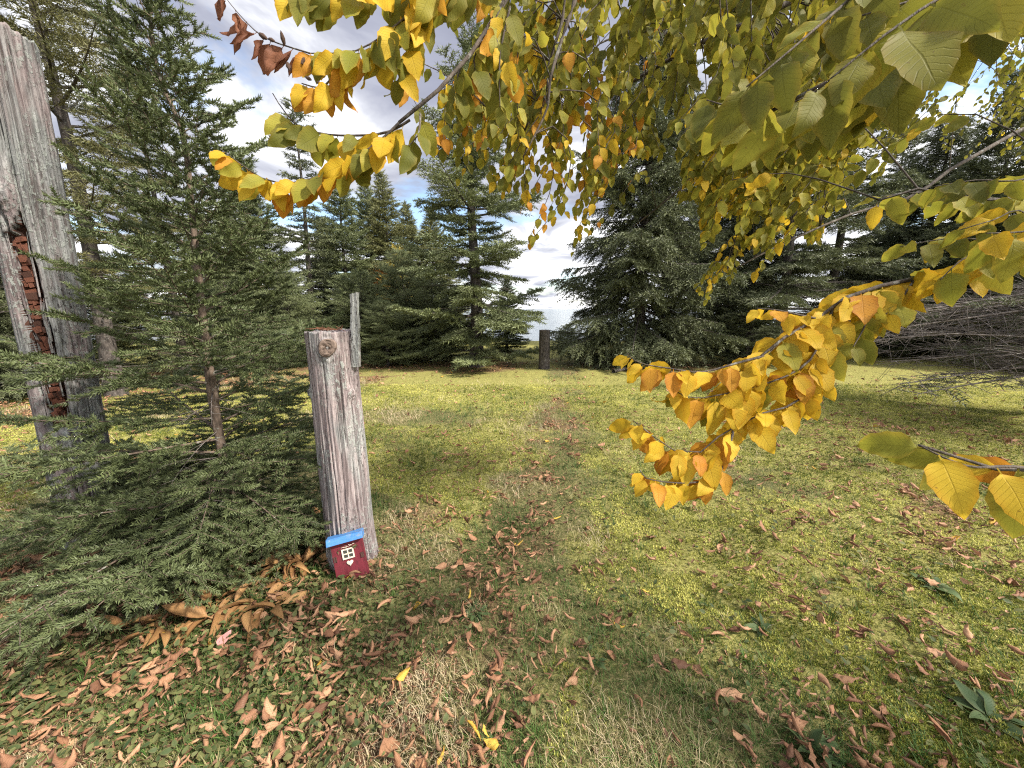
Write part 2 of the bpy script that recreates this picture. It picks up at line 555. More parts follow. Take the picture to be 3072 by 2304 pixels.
def zones(x, y):
    """moss, litter and ground-cover amounts (0..1) on the lawn"""
    n_a = fbm(x * 0.95, y * 0.95, 0, 21, 4)
    n_b = fbm(x * 1.9, y * 1.9, 0, 33, 4)
    n_c = fbm(x * 4.0, y * 4.0, 0, 57, 3)
    pd = path_dist(x, y)
    path = 1 - sstep(0.10, 0.50 + 0.01 * y, pd + 0.5 * (n_b - 0.5))
    moss = 0.42 + 1.5 * (n_a - 0.5) + 0.7 * (n_b - 0.5) + 0.38 * sstep(0.3, 1.2, x - 0.12 * y) + 0.33 * sstep(2.5, 5.0, y)
    moss = moss - 0.42 * path * (1 - 0.75 * sstep(3, 7, y))
    bed = sstep(-0.15, -0.75, x + 0.30 * (n_b - 0.5) * 2 + 0.14 * (y - 1.2)) * sstep(2.6, 1.9, y)   # bed at the left
    moss = moss * (1 - 0.85 * bed)
    lit = 0.10 + 0.9 * (n_c - 0.5) + 0.55 * (n_b - 0.5) + 0.42 * path * (1 - .4 * sstep(5, 9, y)) + 0.50 * bed
    lit = lit + 0.42 * np.exp(-((x - 2.9) ** 2 / 0.9 + (y - 2.5) ** 2 / 0.5)) + 0.3 * np.exp(-((x - 4.3) ** 2 / 3.0 + (y - 4.6) ** 2 / 1.8))
    lit = lit + 0.5 * np.exp(-((x + 0.62) ** 2 / 0.05 + (y - 2.7) ** 2 / 0.12))
    # needle litter under the trees
    for tx, ty, tr_ in ((-1.0, 10.2, 1.8), (3.8, 10.4, 2.4), (8.0, 11.8, 2.0), (-4.5, 9.0, 2.5), (-9.0, 7.0, 4.0)):
        lit = lit + 0.6 * (1 - sstep(tr_ * 0.55, tr_ * 1.15, np.hypot(x - tx, y - ty)))
    return np.clip(moss, 0, 1), np.clip(lit, 0, 1), np.clip(bed, 0, 1)


gx = np.r_[np.linspace(-90, -9, 40), np.arange(-8.9, 8.9, 0.055), np.linspace(9, 90, 40)]
gy = np.r_[np.linspace(-25, -0.5, 14), np.arange(-0.4, 9.0, 0.05), np.arange(9.05, 27, 0.18), np.linspace(27.5, 40, 6)]
gX, gY = np.meshgrid(gx, gy)
mo, li, be = zones(gX, gY)
gZ = gz(gX, gY) + (fbm(gX * 9, gY * 9, 0, 71, 3) - 0.5) * 0.035 * (np.abs(gX) < 9) * (gY < 9)
nx, ny = len(gx), len(gy)
ii = (np.arange(ny - 1)[:, None] * nx + np.arange(nx - 1)[None]).ravel()
quads = np.stack([ii, ii + 1, ii + nx + 1, ii + nx], -1)
me = new_mesh('ground', np.stack([gX, gY, gZ], -1), quads, {'moss': mo, 'litter': li}, [M_ground], True)
tag(link('ground', me), 'mossy lawn strewn with fallen leaves', None, None, 'structure')
wv_ = np.array([(-4000, 15, -3.4), (4000, 15, -3.4), (4000, 8000, -3.4), (-4000, 8000, -3.4)])
tag(link('water', new_mesh('water', wv_, np.array([[0, 1, 2, 3]]), {}, [M_water])), 'pale rippled water beyond the trees', None, None, 'structure')

# ------------------------------------------------------------------ conifers
def sprig(n, nl, w, ang=0.85, curve=0.0, seed=1):
    r = np.random.default_rng(seed)
    v, f = [], []
    for k in range(n):
        b = np.array((0, k / n, 0))
        ph = k * 2.39996 + r.uniform(-.3, .3)
        A = ang * r.uniform(0.75, 1.2) * (1 - 0.55 * (k / n) ** 3)
        d = np.array((math.cos(ph) * math.sin(A), math.cos(A), math.sin(ph) * math.sin(A)))
        pp = unit(np.cross(d, (math.sin(ph + .6), .3, math.cos(ph))))
        L = nl * r.uniform(.8, 1.15)
        v += [b - pp * w / 2, b + pp * w / 2, b + d * L]
        f.append((3 * k, 3 * k + 1, 3 * k + 2))
    return np.array(v), np.array(f)


SPRIG_NEAR = sprig(46, 0.23, 0.078, 1.10)
SPRIG_MID = sprig(16, 0.42, 0.085, 0.9, seed=4)
SPRIG_FAR = sprig(11, 0.48, 0.13, 0.9, seed=5)


def branch_geo(r, base, az, L, e0, curve, kk, slen, twig_w, start=0.18, wfac=0.42, rad=None, sag=0.2, bare=False, droop=0.0):
    """one branch: wood tris, sprig positions, directions and tone"""
    s = np.linspace(0, 1, 7)
    u = np.array((math.cos(az), math.sin(az), 0))
    side = np.array((-u[1], u[0], 0))
    wob = (r.random(3) - .5) * 0.16
    pts = base + u * (L * s * math.cos(e0))[:, None] + side * (L * wob[0] * s * s)[:, None]
    pts[:, 2] += L * (math.sin(e0) * s + curve * s ** 2.2) + L * wob[1] * s * (1 - s) * 0.6
    rad = rad or max(0.006, 0.011 * L)
    wood = MB()
    wood.add(*tube(pts, rad * (1 - 0.85 * s), 5))
    n = max(3, int(kk * L))
    st = np.sort(start + (1 - start) * (np.arange(n) + r.random(n)) / n)
    sg = np.where(np.arange(n) % 2 == 0, 1.0, -1.0)
    ang = r.uniform(0.75, 1.15, n)
    tl = (L * wfac * (1 - st) ** 0.75 * np.minimum(1, (st / 0.35)) + slen * 1.0) * r.uniform(0.55, 1.15, n)
    idx = st * 6
    i0 = np.clip(idx.astype(int), 0, 5)
    fr = (idx - i0)[:, None]
    bp = pts[i0] * (1 - fr) + pts[i0 + 1] * fr
    bd = unit(pts[i0 + 1] - pts[i0])
    td = unit(bd * np.cos(ang)[:, None] + side * (np.sin(ang) * sg)[:, None] + np.array((0, 0, 1)) * (r.uniform(-.22, .22, n) - droop * r.uniform(.2, 1.6, n))[:, None])
    pos, dr = [pts[-1] - bd[-1] * slen * 0.4], [bd[-1]]
    for k in range(n):
        m = 1 + int(tl[k] / (slen * 0.62))
        q = (np.arange(m) + 0.35) * (tl[k] / m)
        pk = bp[k] + td[k] * q[:, None]
        pk[:, 2] -= sag * q ** 2 / max(L * wfac, .2)
        end = pk[-1] + td[k] * slen * .5
        wood.add(*tube(np.array([bp[k], (bp[k] + end) / 2 + (0, 0, .02 * tl[k]), end]), [twig_w, twig_w * .8, twig_w * .4], 3, False))
        sd = np.where(np.arange(m) % 2 == 0, 1, -1) * r.uniform(.2, .75, m)
        if m > 2:
            # secondary shoots fan out on both sides of the twig
            lat = np.cross(td[k], (0, 0, 1.0))
            dk = unit(td[k] + lat * sd[:, None] + r.normal(0, .14, (m, 3)))
        else:
            dk = unit(td[k] + r.normal(0, .16, (m, 3)))
        pos.append(pk)
        dr.append(dk)
    return wood, np.vstack(pos), np.vstack(dr), pts


def needles(r, pos, dr, tpl, slen, tone):
    n = len(pos)
    nrm = unit(np.array((0, 0, 1.0)) + r.normal(0, .5, (n, 3)))
    v, f = scatter(*tpl, pos - dr * slen * .3, frames(dr, nrm), slen * r.uniform(.75, 1.25, n))
    a = np.repeat(np.clip(tone + r.normal(0, .17, n), 0, 1), len(tpl[0]))
    return v, f, a


def conifer(seed, H, R, rb, nb, z0, prof, e_low=-0.25, e_top=0.75, curve=0.12, kk=16, slen=0.13, tpl=SPRIG_MID, dead=0, wfac=0.42, tone=.5, lop=0.0, gap=0.0, sag=.2, deadL=1.0, droop=0.0):
    r = np.random.default_rng(seed)
    wood, pos, dr, tn = MB(), [], [], []
    zt = np.linspace(0, H, 12)
    bend = np.stack([0.06 * np.sin(zt * 0.7 + seed) * zt / H * 2, 0.05 * np.cos(zt * 0.6 + seed) * zt / H * 2, zt], -1)
    wood.add(*tube(bend, rb * (1 - 0.93 * (zt / H) ** 0.9) * np.where(zt < .3, 1.25, 1), 9))
    for i in range(nb):
        t = min(.999, max(0, (i + r.random() * 3 - 1) / nb))
        z = z0 + (H * 0.985 - z0) * t ** 0.92
        if gap and vnoise(z * 1.7, seed, 0, 5) < gap:
            continue
        az = i * 2.39996 + r.uniform(-.5, .5)
        L = max(0.12, R * prof(t) * r.uniform(.50, 1.16) * (1 + lop * math.cos(az)))
        e0 = e_low + (e_top - e_low) * t ** 1.3 + r.normal(0, .17)
        b = np.array((np.interp(z, zt, bend[:, 0]), np.interp(z, zt, bend[:, 1]), z))
        w, p, d, _ = branch_geo(r, b, az, L, e0, curve, kk, slen, 0.004, wfac=wfac, sag=sag, rad=max(.008, rb * .24 * (L / R)), droop=droop)
        wood.v += w.v
        wood.f += [f + wood.n for f in w.f]
        wood.a += w.a
        wood.n += w.n
        pos.append(p)
        dr.append(d)
        tn.append(np.full(len(p), tone + r.normal(0, .12)))
    for i in range(dead):
        z = r.uniform(0.25, max(z0 * 1.25, .8))
        az = r.uniform(0, 2 * math.pi)
        L = R * r.uniform(.45, .95) * deadL
        b = np.array((0, 0, z))
        w, p, d, _ = branch_geo(r, b, az, L, r.uniform(-.15, .2), -.08, 7, .1, .005, wfac=.45)
        wood.v += w.v
        wood.f += [f + wood.n for f in w.f]
        wood.a += w.a
        wood.n += w.n
    v, f, a = needles(r, np.vstack(pos), np.vstack(dr), tpl, slen, np.concatenate(tn))
    crown = MB().add(v, f, a)
    return wood, crown


def fix_f(mb):
    return mb


P_cone = lambda t: (1 - t) ** 0.85 * (0.55 + 0.45 * min(1, t / 0.12))
P_full = lambda t: (1 - t) ** 0.62 * (0.75 + 0.25 * min(1, t / 0.1))
P_open = lambda t: (1 - t * .92) ** 0.8 * (0.85 + 0.3 * math.sin(t * 23))
P_pine = lambda t: (0.55 + 0.45 * math.sin(min(1, t * 1.2) * 3.0)) * (1 - t * .55)

PROTO = {}


def proto(key, needle, bark, **kw):
    w, c = conifer(**kw)
    PROTO[key] = (w.mesh(key + '_trunk', [bark], True), c.mesh(key + '_crown', [needle]), kw['H'])


proto('dense', M_needle_dark, M_bark, seed=3, H=8.6, R=2.75, rb=.17, nb=250, z0=.35, prof=P_full, e_low=-.32, e_top=.55, curve=.10, kk=17, slen=.17, tpl=SPRIG_FAR, wfac=.42, droop=.5, sag=.5)
proto('spire', M_needle_mid, M_bark, seed=8, H=6.2, R=1.75, rb=.10, nb=200, z0=.3, prof=P_cone, e_low=-.3, e_top=.8, curve=.14, kk=19, slen=.16, wfac=.46, tpl=SPRIG_FAR)
proto('sparse', M_needle_dark, M_bark, seed=15, H=7.0, R=1.35, rb=.11, nb=105, z0=1.2, prof=P_open, e_low=-.15, e_top=.6, curve=-.05, kk=15, slen=.17, tpl=SPRIG_FAR, dead=18, gap=.30, wfac=.5)
proto('bare_low', M_needle_dark, M_bark, seed=23, H=9.0, R=2.3, rb=.15, nb=150, z0=1.7, prof=P_open, e_low=-.3, e_top=.6, curve=.05, kk=15, slen=.18, tpl=SPRIG_FAR, dead=60, gap=.2)
proto('tall', M_needle_tips, M_bark, seed=31, H=8.8, R=1.95, rb=.13, nb=92, z0=1.7, prof=P_pine, e_low=-.05, e_top=.6, curve=.18, kk=17, slen=.15, dead=34, gap=.30, deadL=.7, wfac=.5)
proto('low', M_needle_mid, M_bark, seed=44, H=2.6, R=1.65, rb=.06, nb=110, z0=.1, prof=P_full, e_low=.0, e_top=.7, curve=.1, kk=15, slen=.13)


def place_tree(name, key, px, d, H, label, rot=0.0, wide=1.0, needle=None, group=None, trunk_label=None):
    x = (px - 1536) / FPX * (d * math.cos(PITCH) + 0.9 * math.sin(PITCH))
    tm, cm, h0 = PROTO[key]
    root = thing(name, label, 'tree', (x, d, float(gz(x, d)) - .03), group)
    root.rotation_euler = (0, 0, rot)
    s = H / h0
    root.scale = (s * wide, s * wide, s)
    link('trunk', tm, root)
    c = link('crown', cm, root)
    if needle is not None:
        c.material_slots[0].link = 'OBJECT'
        c.material_slots[0].material = needle
    c['kind'] = 'stuff'
    return root


# the open spruce in the middle: trunk, each bough and its needles
def middle_spruce():
    r = np.random.default_rng(5)
    d, H = 10.0, 7.7
    x = (1427 - 1536) / FPX * 10.0
    root = thing('spruce_tree', 'tall open spruce in the middle of the lawn with boughs sweeping the ground', 'tree', (x, d, float(gz(x, d))))
    zt = np.linspace(-.05, H, 16)
    bx = .05 * np.sin(zt * 1.1)
    tr = np.stack([bx, .04 * np.cos(zt), zt], -1)
    link('trunk', MB().add(*tube(tr, .20 * (1 - .93 * (np.clip(zt, 0, 99) / H) ** .85) * np.where(zt < .3, 1.2, 1), 12)).mesh('trunk', [M_bark], True), root)
    nb = 150
    for i in range(nb):
        t = (i + r.random()) / nb
        z = .18 + (H * .985 - .18) * t ** .95
        az = i * 2.39996 + r.uniform(-.5, .5)
        Lp = (2.45 if t > .12 else 2.1) * (1 - t * .93) ** .8 * (0.78 + .34 * math.sin(z * 5.2))
        L = max(.15, Lp * r.uniform(.5, 1.2))
        e0 = -.20 + .85 * t ** 1.6 + r.normal(0, .17) + (.14 if t < .06 else 0)
        sparse = 1.25 if (t < .16 or t > .42) else 1.05
        w, p, dd, _ = branch_geo(r, np.array((0, 0, z)), az, L, e0, (.10 if t > .15 else .02) + r.normal(0, .07), 19 * sparse, .15, .004, start=.18 if sparse > 1 else .36, rad=max(.008, .034 * (L / 2)))
        b = link('branch', w.mesh('branch', [M_bark], True), root)
        v, f, a = needles(r, p, dd, SPRIG_FAR, .165, .5 + r.normal(0, .13))
        link('needles', MB().add(v, f, a).mesh('needles', [M_needle_mid]), b)['kind'] = 'stuff'
    for i in range(14):
        w, p, dd, _ = branch_geo(r, np.array((0, 0, r.uniform(.9, 2.6))), r.uniform(0, 6.28), r.uniform(.7, 1.7), r.uniform(-.2, .3), -.12, 7, .1, .005, wfac=.4)
        link('dead_branch', w.mesh('dead_branch', [M_twig], True), root)


middle_spruce()
place_tree('spruce_tree', 'dense', 1915, 10.4, 8.6, 'big dense dark spruce just right of the grass path', .4)
place_tree('spruce_tree', 'dense', 2170, 13.5, 9.0, 'dark spruce standing behind the big dense one right of the path', 2.1)
place_tree('spruce_tree', 'bare_low', 2335, 10.6, 9.0, 'spruce with a dark bare lower trunk behind the lowest green leaf spray', 1.1)
place_tree('spruce_tree', 'bare_low', 2470, 12.2, 9.6, 'spruce with dead brown lower twigs behind the yellow branch', 3.9)
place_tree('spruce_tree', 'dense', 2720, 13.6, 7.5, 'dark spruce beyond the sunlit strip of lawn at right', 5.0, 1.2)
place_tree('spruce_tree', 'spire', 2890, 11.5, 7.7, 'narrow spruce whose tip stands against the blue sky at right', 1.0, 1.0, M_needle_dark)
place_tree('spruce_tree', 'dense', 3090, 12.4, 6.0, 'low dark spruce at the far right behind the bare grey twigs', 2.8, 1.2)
place_tree('spruce_tree', 'bare_low', 2610, 15.5, 8.0, 'thin spruce far behind the others at right', .3)
place_tree('spruce_tree', 'tall', 330, 6.6, 9.2, 'tall ragged spruce with rusty tips behind the young spruce', .6)
place_tree('spruce_tree', 'tall', 60, 8.0, 7.8, 'ragged spruce behind the tall grey post at left', 2.4, 1.1)
place_tree('spruce_tree', 'dense', -60, 6.2, 3.6, 'low dark spruce behind the foot of the tall grey post', 1.0, 1.1)
place_tree('spruce_tree', 'sparse', 545, 8.6, 6.4, 'thin reddish trunked spruce behind the crown of the young spruce', 1.9, 1.0, M_needle_mid)
place_tree('spruce_tree', 'spire', 640, 11.5, 4.3, 'short green spruce behind the right side of the young spruce', 3.3, 1.3)
place_tree('spruce_tree', 'spire', 800, 13.0, 6.0, 'pale green pointed spruce left of the sparse one', .2, 1.1)
place_tree('spruce_tree', 'sparse', 945, 12.0, 7.2, 'sparse spruce with a bare dark trunk and naked upper twigs', 4.4)
place_tree('spruce_tree', 'spire', 1055, 13.5, 6.1, 'green pointed spruce between the sparse one and the pale pair', 5.5, 1.0)
place_tree('spruce_tree', 'spire', 1128, 16.0, 6.6, 'slim spruce with a needle thin tip, left of the pale pair', 1.5, .85)
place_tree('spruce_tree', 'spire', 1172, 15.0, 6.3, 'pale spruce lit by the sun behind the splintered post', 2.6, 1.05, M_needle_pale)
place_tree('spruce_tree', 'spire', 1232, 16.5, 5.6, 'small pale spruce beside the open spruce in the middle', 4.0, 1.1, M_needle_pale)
place_tree('young_fir', 'low', 1085, 11.0, 2.5, 'bushy low fir behind the short post, left of the open spruce', .9, 1.0)
place_tree('young_fir', 'low', 880, 10.2, 2.4, 'bushy low fir hidden behind the short post on its left', 2.2)
place_tree('young_fir', 'low', 1225, 12.3, 3.2, 'bushy fir at the left foot of the open spruce', 3.6, .8)
place_tree('young_fir', 'low', 700, 9.2, 2.3, 'bushy low fir seen through the young spruce', 5.1)
place_tree('young_fir', 'low', 330, 8.6, 2.6, 'low fir between the tall post and the young spruce trunk', 1.2)
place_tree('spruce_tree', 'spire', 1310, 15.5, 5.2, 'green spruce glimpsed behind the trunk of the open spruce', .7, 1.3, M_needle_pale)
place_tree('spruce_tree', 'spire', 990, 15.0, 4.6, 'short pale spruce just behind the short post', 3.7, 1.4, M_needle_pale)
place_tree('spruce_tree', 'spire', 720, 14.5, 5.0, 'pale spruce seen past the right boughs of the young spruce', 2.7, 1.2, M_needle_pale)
place_tree('spruce_tree', 'spire', 1520, 13.5, 2.6, 'short spruce just left of the far dark post', 2.2, 1.3)
place_tree('spruce_tree', 'dense', 3150, 9.4, 4.8, 'dark spruce close behind the grey dead boughs at the right edge', 4.1, 1.25)
place_tree('young_fir', 'low', 2570, 12.6, 3.0, 'dark bushy fir behind the middle of the yellow branch', .5, 1.2, M_needle_dark)
place_tree('young_fir', 'low', 2860, 12.0, 2.7, 'dark bushy fir behind the grey dead boughs at right', 1.9, 1.3, M_needle_dark)
place_tree('young_fir', 'low', 1310, 11.6, 2.4, 'bushy fir right behind the trunk of the open spruce', 2.9, 1.1)
place_tree('young_fir', 'low', 1160, 10.2, 1.7, 'small fir between the short post and the open spruce', 4.3, 1.1)
place_tree('young_fir', 'low', 2240, 10.0, 1.9, 'small fir under the dark spruces behind the yellow branch', 4.9, 1.1, M_needle_dark)
place_tree('young_fir', 'low', 1700, 14.5, .9, 'tiny fir at the far end of the grass path', .2, 1.4)


def far_post():
    b = V(1632, 1110, 9.6)
    b[2] = float(gz(b[0], b[1])) - .03
    root = thing('far_post', 'short dark round post beside the far end of the grass path', 'post', b)
    fr = -math.pi / 2
    me, fr_, rad = log_mesh('post_log', b, b + (.0, 0, 1.0), .135, .13, 9, [(fr + .3, 0, .9, .06, .012), (fr - .5, .2, 1, .06, .012)], [], .08, [M_bark], nth=40, nz=40, rough_top=.01)
    link('log', me, root)



def sapling(px, d, H, label, mt, seed):
    r = np.random.default_rng(seed)
    w, c = conifer(seed=seed, H=H, R=.9, rb=.03, nb=26, z0=H * .35, prof=P_full, e_low=.5, e_top=.9, curve=.0, kk=8, slen=.16, tpl=SPRIG_FAR)
    x = (px - 1536) / FPX * d
    root = thing('sapling', label, 'tree', (x, d, float(gz(x, d))))
    link('trunk', w.mesh('sapling_trunk', [M_twig], True), root)
    link('crown', c.mesh('sapling_crown', [mt]), root)['kind'] = 'stuff'


sapling(1165, 14.2, 2.9, 'orange leaved sapling between the pale spruces and the open spruce', M_autumn, 71)
sapling(1215, 14.0, 3.5, 'yellow leaved sapling just left of the open spruce', needle_mat('autumn_yellow', (.28, .22, .04), (.45, .36, .07), .3), 72)

# young spruce between the posts: trunk, each branch and the branch's needles
def young_spruce():
    r = np.random.default_rng(9)
    d = 2.2
    tp = [(716, 1700), (700, 1568), (689, 1470), (656, 1297), (635, 1161), (618, 1025), (596, 840), (580, 678), (556, 434), (520, 330), (470, 206), (445, 0), (432, -120)]
    pts = np.array([V(a, b, d) for a, b in tp])
    base = pts[0].copy()
    base[2] = float(gz(base[0], base[1]))
    pts[0] = base + (0, 0, -.03)
    pts = smooth_path(pts, 26)
    zt = pts[:, 2]
    H = zt[-1]
    root = thing('young_spruce', 'young green spruce with feathery boughs growing between the two grey posts', 'tree', base)
    rt = .034 * (1 - .88 * np.clip(zt / H, 0, 1)) * (1 + .12 * np.sin(zt * 40))
    link('trunk', MB().add(*tube(pts - base, rt, 10)).mesh('trunk', [M_bark_near], True), root)
    prof_z = [0, .15, .45, .8, 1.2, 1.6, 2.0, 2.5, 3.0, 3.3]
    prof_l = [.80, 1.0, 1.08, .98, .82, .70, .58, .45, .28, .10]
    nb = 112
    for i in range(nb):
        t = (i + r.random()) / nb
        z = .08 + (H - .10) * t ** 1.12
        az = i * 2.39996 + r.uniform(-.35, .35)
        c, s = math.cos(az), math.sin(az)
        if (.62 < z < 1.1 and s < -.55 and r.random() < .6) or (z < 1.2 and c < -.4 and r.random() < .35):
            continue                                # the bare gap where the trunk shows
        k = 1 + (.28 if c < 0 else -.22) * abs(c) - (.12 if s < 0 and z > .6 else 0) * abs(s)
        if z < .9 and c > .3:
            k *= .8
        if c < 0 and z > .85:
            k *= 1 - .42 * abs(c) * float(sstep(.85, 1.3, z))
        L = np.interp(z, prof_z, prof_l) * r.uniform(.72, 1.1) * k
        e0 = np.interp(z, [0, .5, 1.0, 1.6, 2.2, 3.2], [.02, .05, .28, .55, .75, .95]) + r.normal(0, .09)
        b = np.array([np.interp(z, zt, pts[:, 0]), d, z])
        w, p, dd, _ = branch_geo(r, b, az, L, e0, .05 if z > .8 else -.02, 23, .085, .0024, start=.12, wfac=.52, rad=max(.0035, .0085 * L), sag=.25)
        bo = link('branch', w.mesh('branch', [M_bark_near], True, base), root)
        v, f, a = needles(r, p, dd, SPRIG_NEAR, .085, .5 + r.normal(0, .12))
        link('needles', MB().add(v - base, f, a).mesh('needles', [M_needle_near]), bo)['kind'] = 'stuff'
    for i in range(19):                             # the wide skirt of low boughs
        z = .10 + .62 * r.random() ** 1.7
        az = r.uniform(-math.pi * .98, -.10) if i % 4 else r.uniform(0, math.pi)
        c = math.cos(az)
        L = r.uniform(.70, 1.08) * (1.05 if c < 0 else .80) * (1 - .22 * max(0, -c) * (math.sin(az) < -.2))
        b = np.array([np.interp(z, zt, pts[:, 0]), d, z])
        w, p, dd, _ = branch_geo(r, b, az, L * (1.1 - .35 * z), .12 + r.normal(0, .16), -.06 + r.normal(0, .08), 20, .085, .0024, start=.14, wfac=.50, rad=max(.0035, .0085 * L), sag=.25)
        p[:, 2] = np.maximum(p[:, 2], .03)
        bo = link('branch', w.mesh('branch', [M_bark_near], True, base), root)
        v, f, a = needles(r, p, dd, SPRIG_NEAR, .085, .55 + r.normal(0, .14))
        link('needles', MB().add(v - base, f, a).mesh('needles', [M_needle_near]), bo)['kind'] = 'stuff'
    for i in range(16):                             # thin dead twigs low on the trunk
        z = r.uniform(.35, 1.15)
        b = np.array([np.interp(z, zt, pts[:, 0]), d, z])
        w, p, dd, _ = branch_geo(r, b, r.uniform(0, 6.28), r.uniform(.25, .55), r.uniform(-.1, .4), -.1, 12, .04, .0016, wfac=.5, rad=.0035)
        link('dead_twig', w.mesh('dead_twig', [M_dead], True, base), root)
    leader = MB()
    tip = pts[-8:] - base
    q = np.repeat(tip, 2, axis=0)[:-1]
    q[1::2] = (tip[:-1] + tip[1:]) / 2
    v, f, a = needles(r, q, unit(np.gradient(q, axis=0)), SPRIG_NEAR, .12, .55)
    link('leader_needles', leader.add(v, f, a).mesh('leader_needles', [M_needle_near]), root)['kind'] = 'stuff'


young_spruce()


# spruce at the right edge whose dead grey lower boughs reach over the lawn
def dead_bough_spruce():
    r = np.random.default_rng(17)
    w, c = conifer(seed=81, H=6.2, R=1.9, rb=.16, nb=80, z0=2.6, prof=P_open, e_low=-.1, e_top=.6, curve=.05, kk=9, slen=.16, tpl=SPRIG_FAR, gap=.3)
    x, d = 8.3, 5.0
    root = thing('spruce_tree', 'spruce at the right edge whose bare grey boughs reach low over the lawn', 'tree', (x, d, float(gz(x, d)) - .03))
    link('trunk', w.mesh('edge_trunk', [M_bark], True), root)
    link('crown', c.mesh('edge_crown', [M_needle_dark]), root)['kind'] = 'stuff'
    for i in range(32):
        z = r.uniform(.85, 2.3)
        az = math.pi + r.normal(.12, .42)
        L = r.uniform(2.2, 3.9) * (1.0 if abs(az - math.pi) < .5 else .7)
        s = np.linspace(0, 1, 8)
        e0 = r.uniform(-.10, .10) - (.12 if z > 1.2 else .03)
        w2, p, dd, pts = branch_geo(r, np.array((0, 0, z)), az, L, e0, -.02, 7, .12, .0050, start=.22, wfac=.38, rad=.026 * L / 3.5, sag=.12)
        # finer twigs along the side twigs
        n = len(p)
        k = r.integers(0, n, 80)
        dk = unit(dd[k] + r.normal(0, .55, (len(k), 3)))
        for a_, b_ in zip(p[k], dk):
            w2.add(*tube(np.array([a_, a_ + b_ * r.uniform(.12, .38)]), [.0035, .0015], 3, False))
        link('dead_bough', w2.mesh('dead_bough', [M_dead], True), root)
        if i % 4 == 0:
            keep = r.random(n) < .35
            v, f, a = needles(r, p[keep], dd[keep], SPRIG_MID, .14, .4)
            link('needle_tuft', MB().add(v, f, a).mesh('needle_tuft', [M_needle_dark]), root)['kind'] = 'stuff'


dead_bough_spruce()

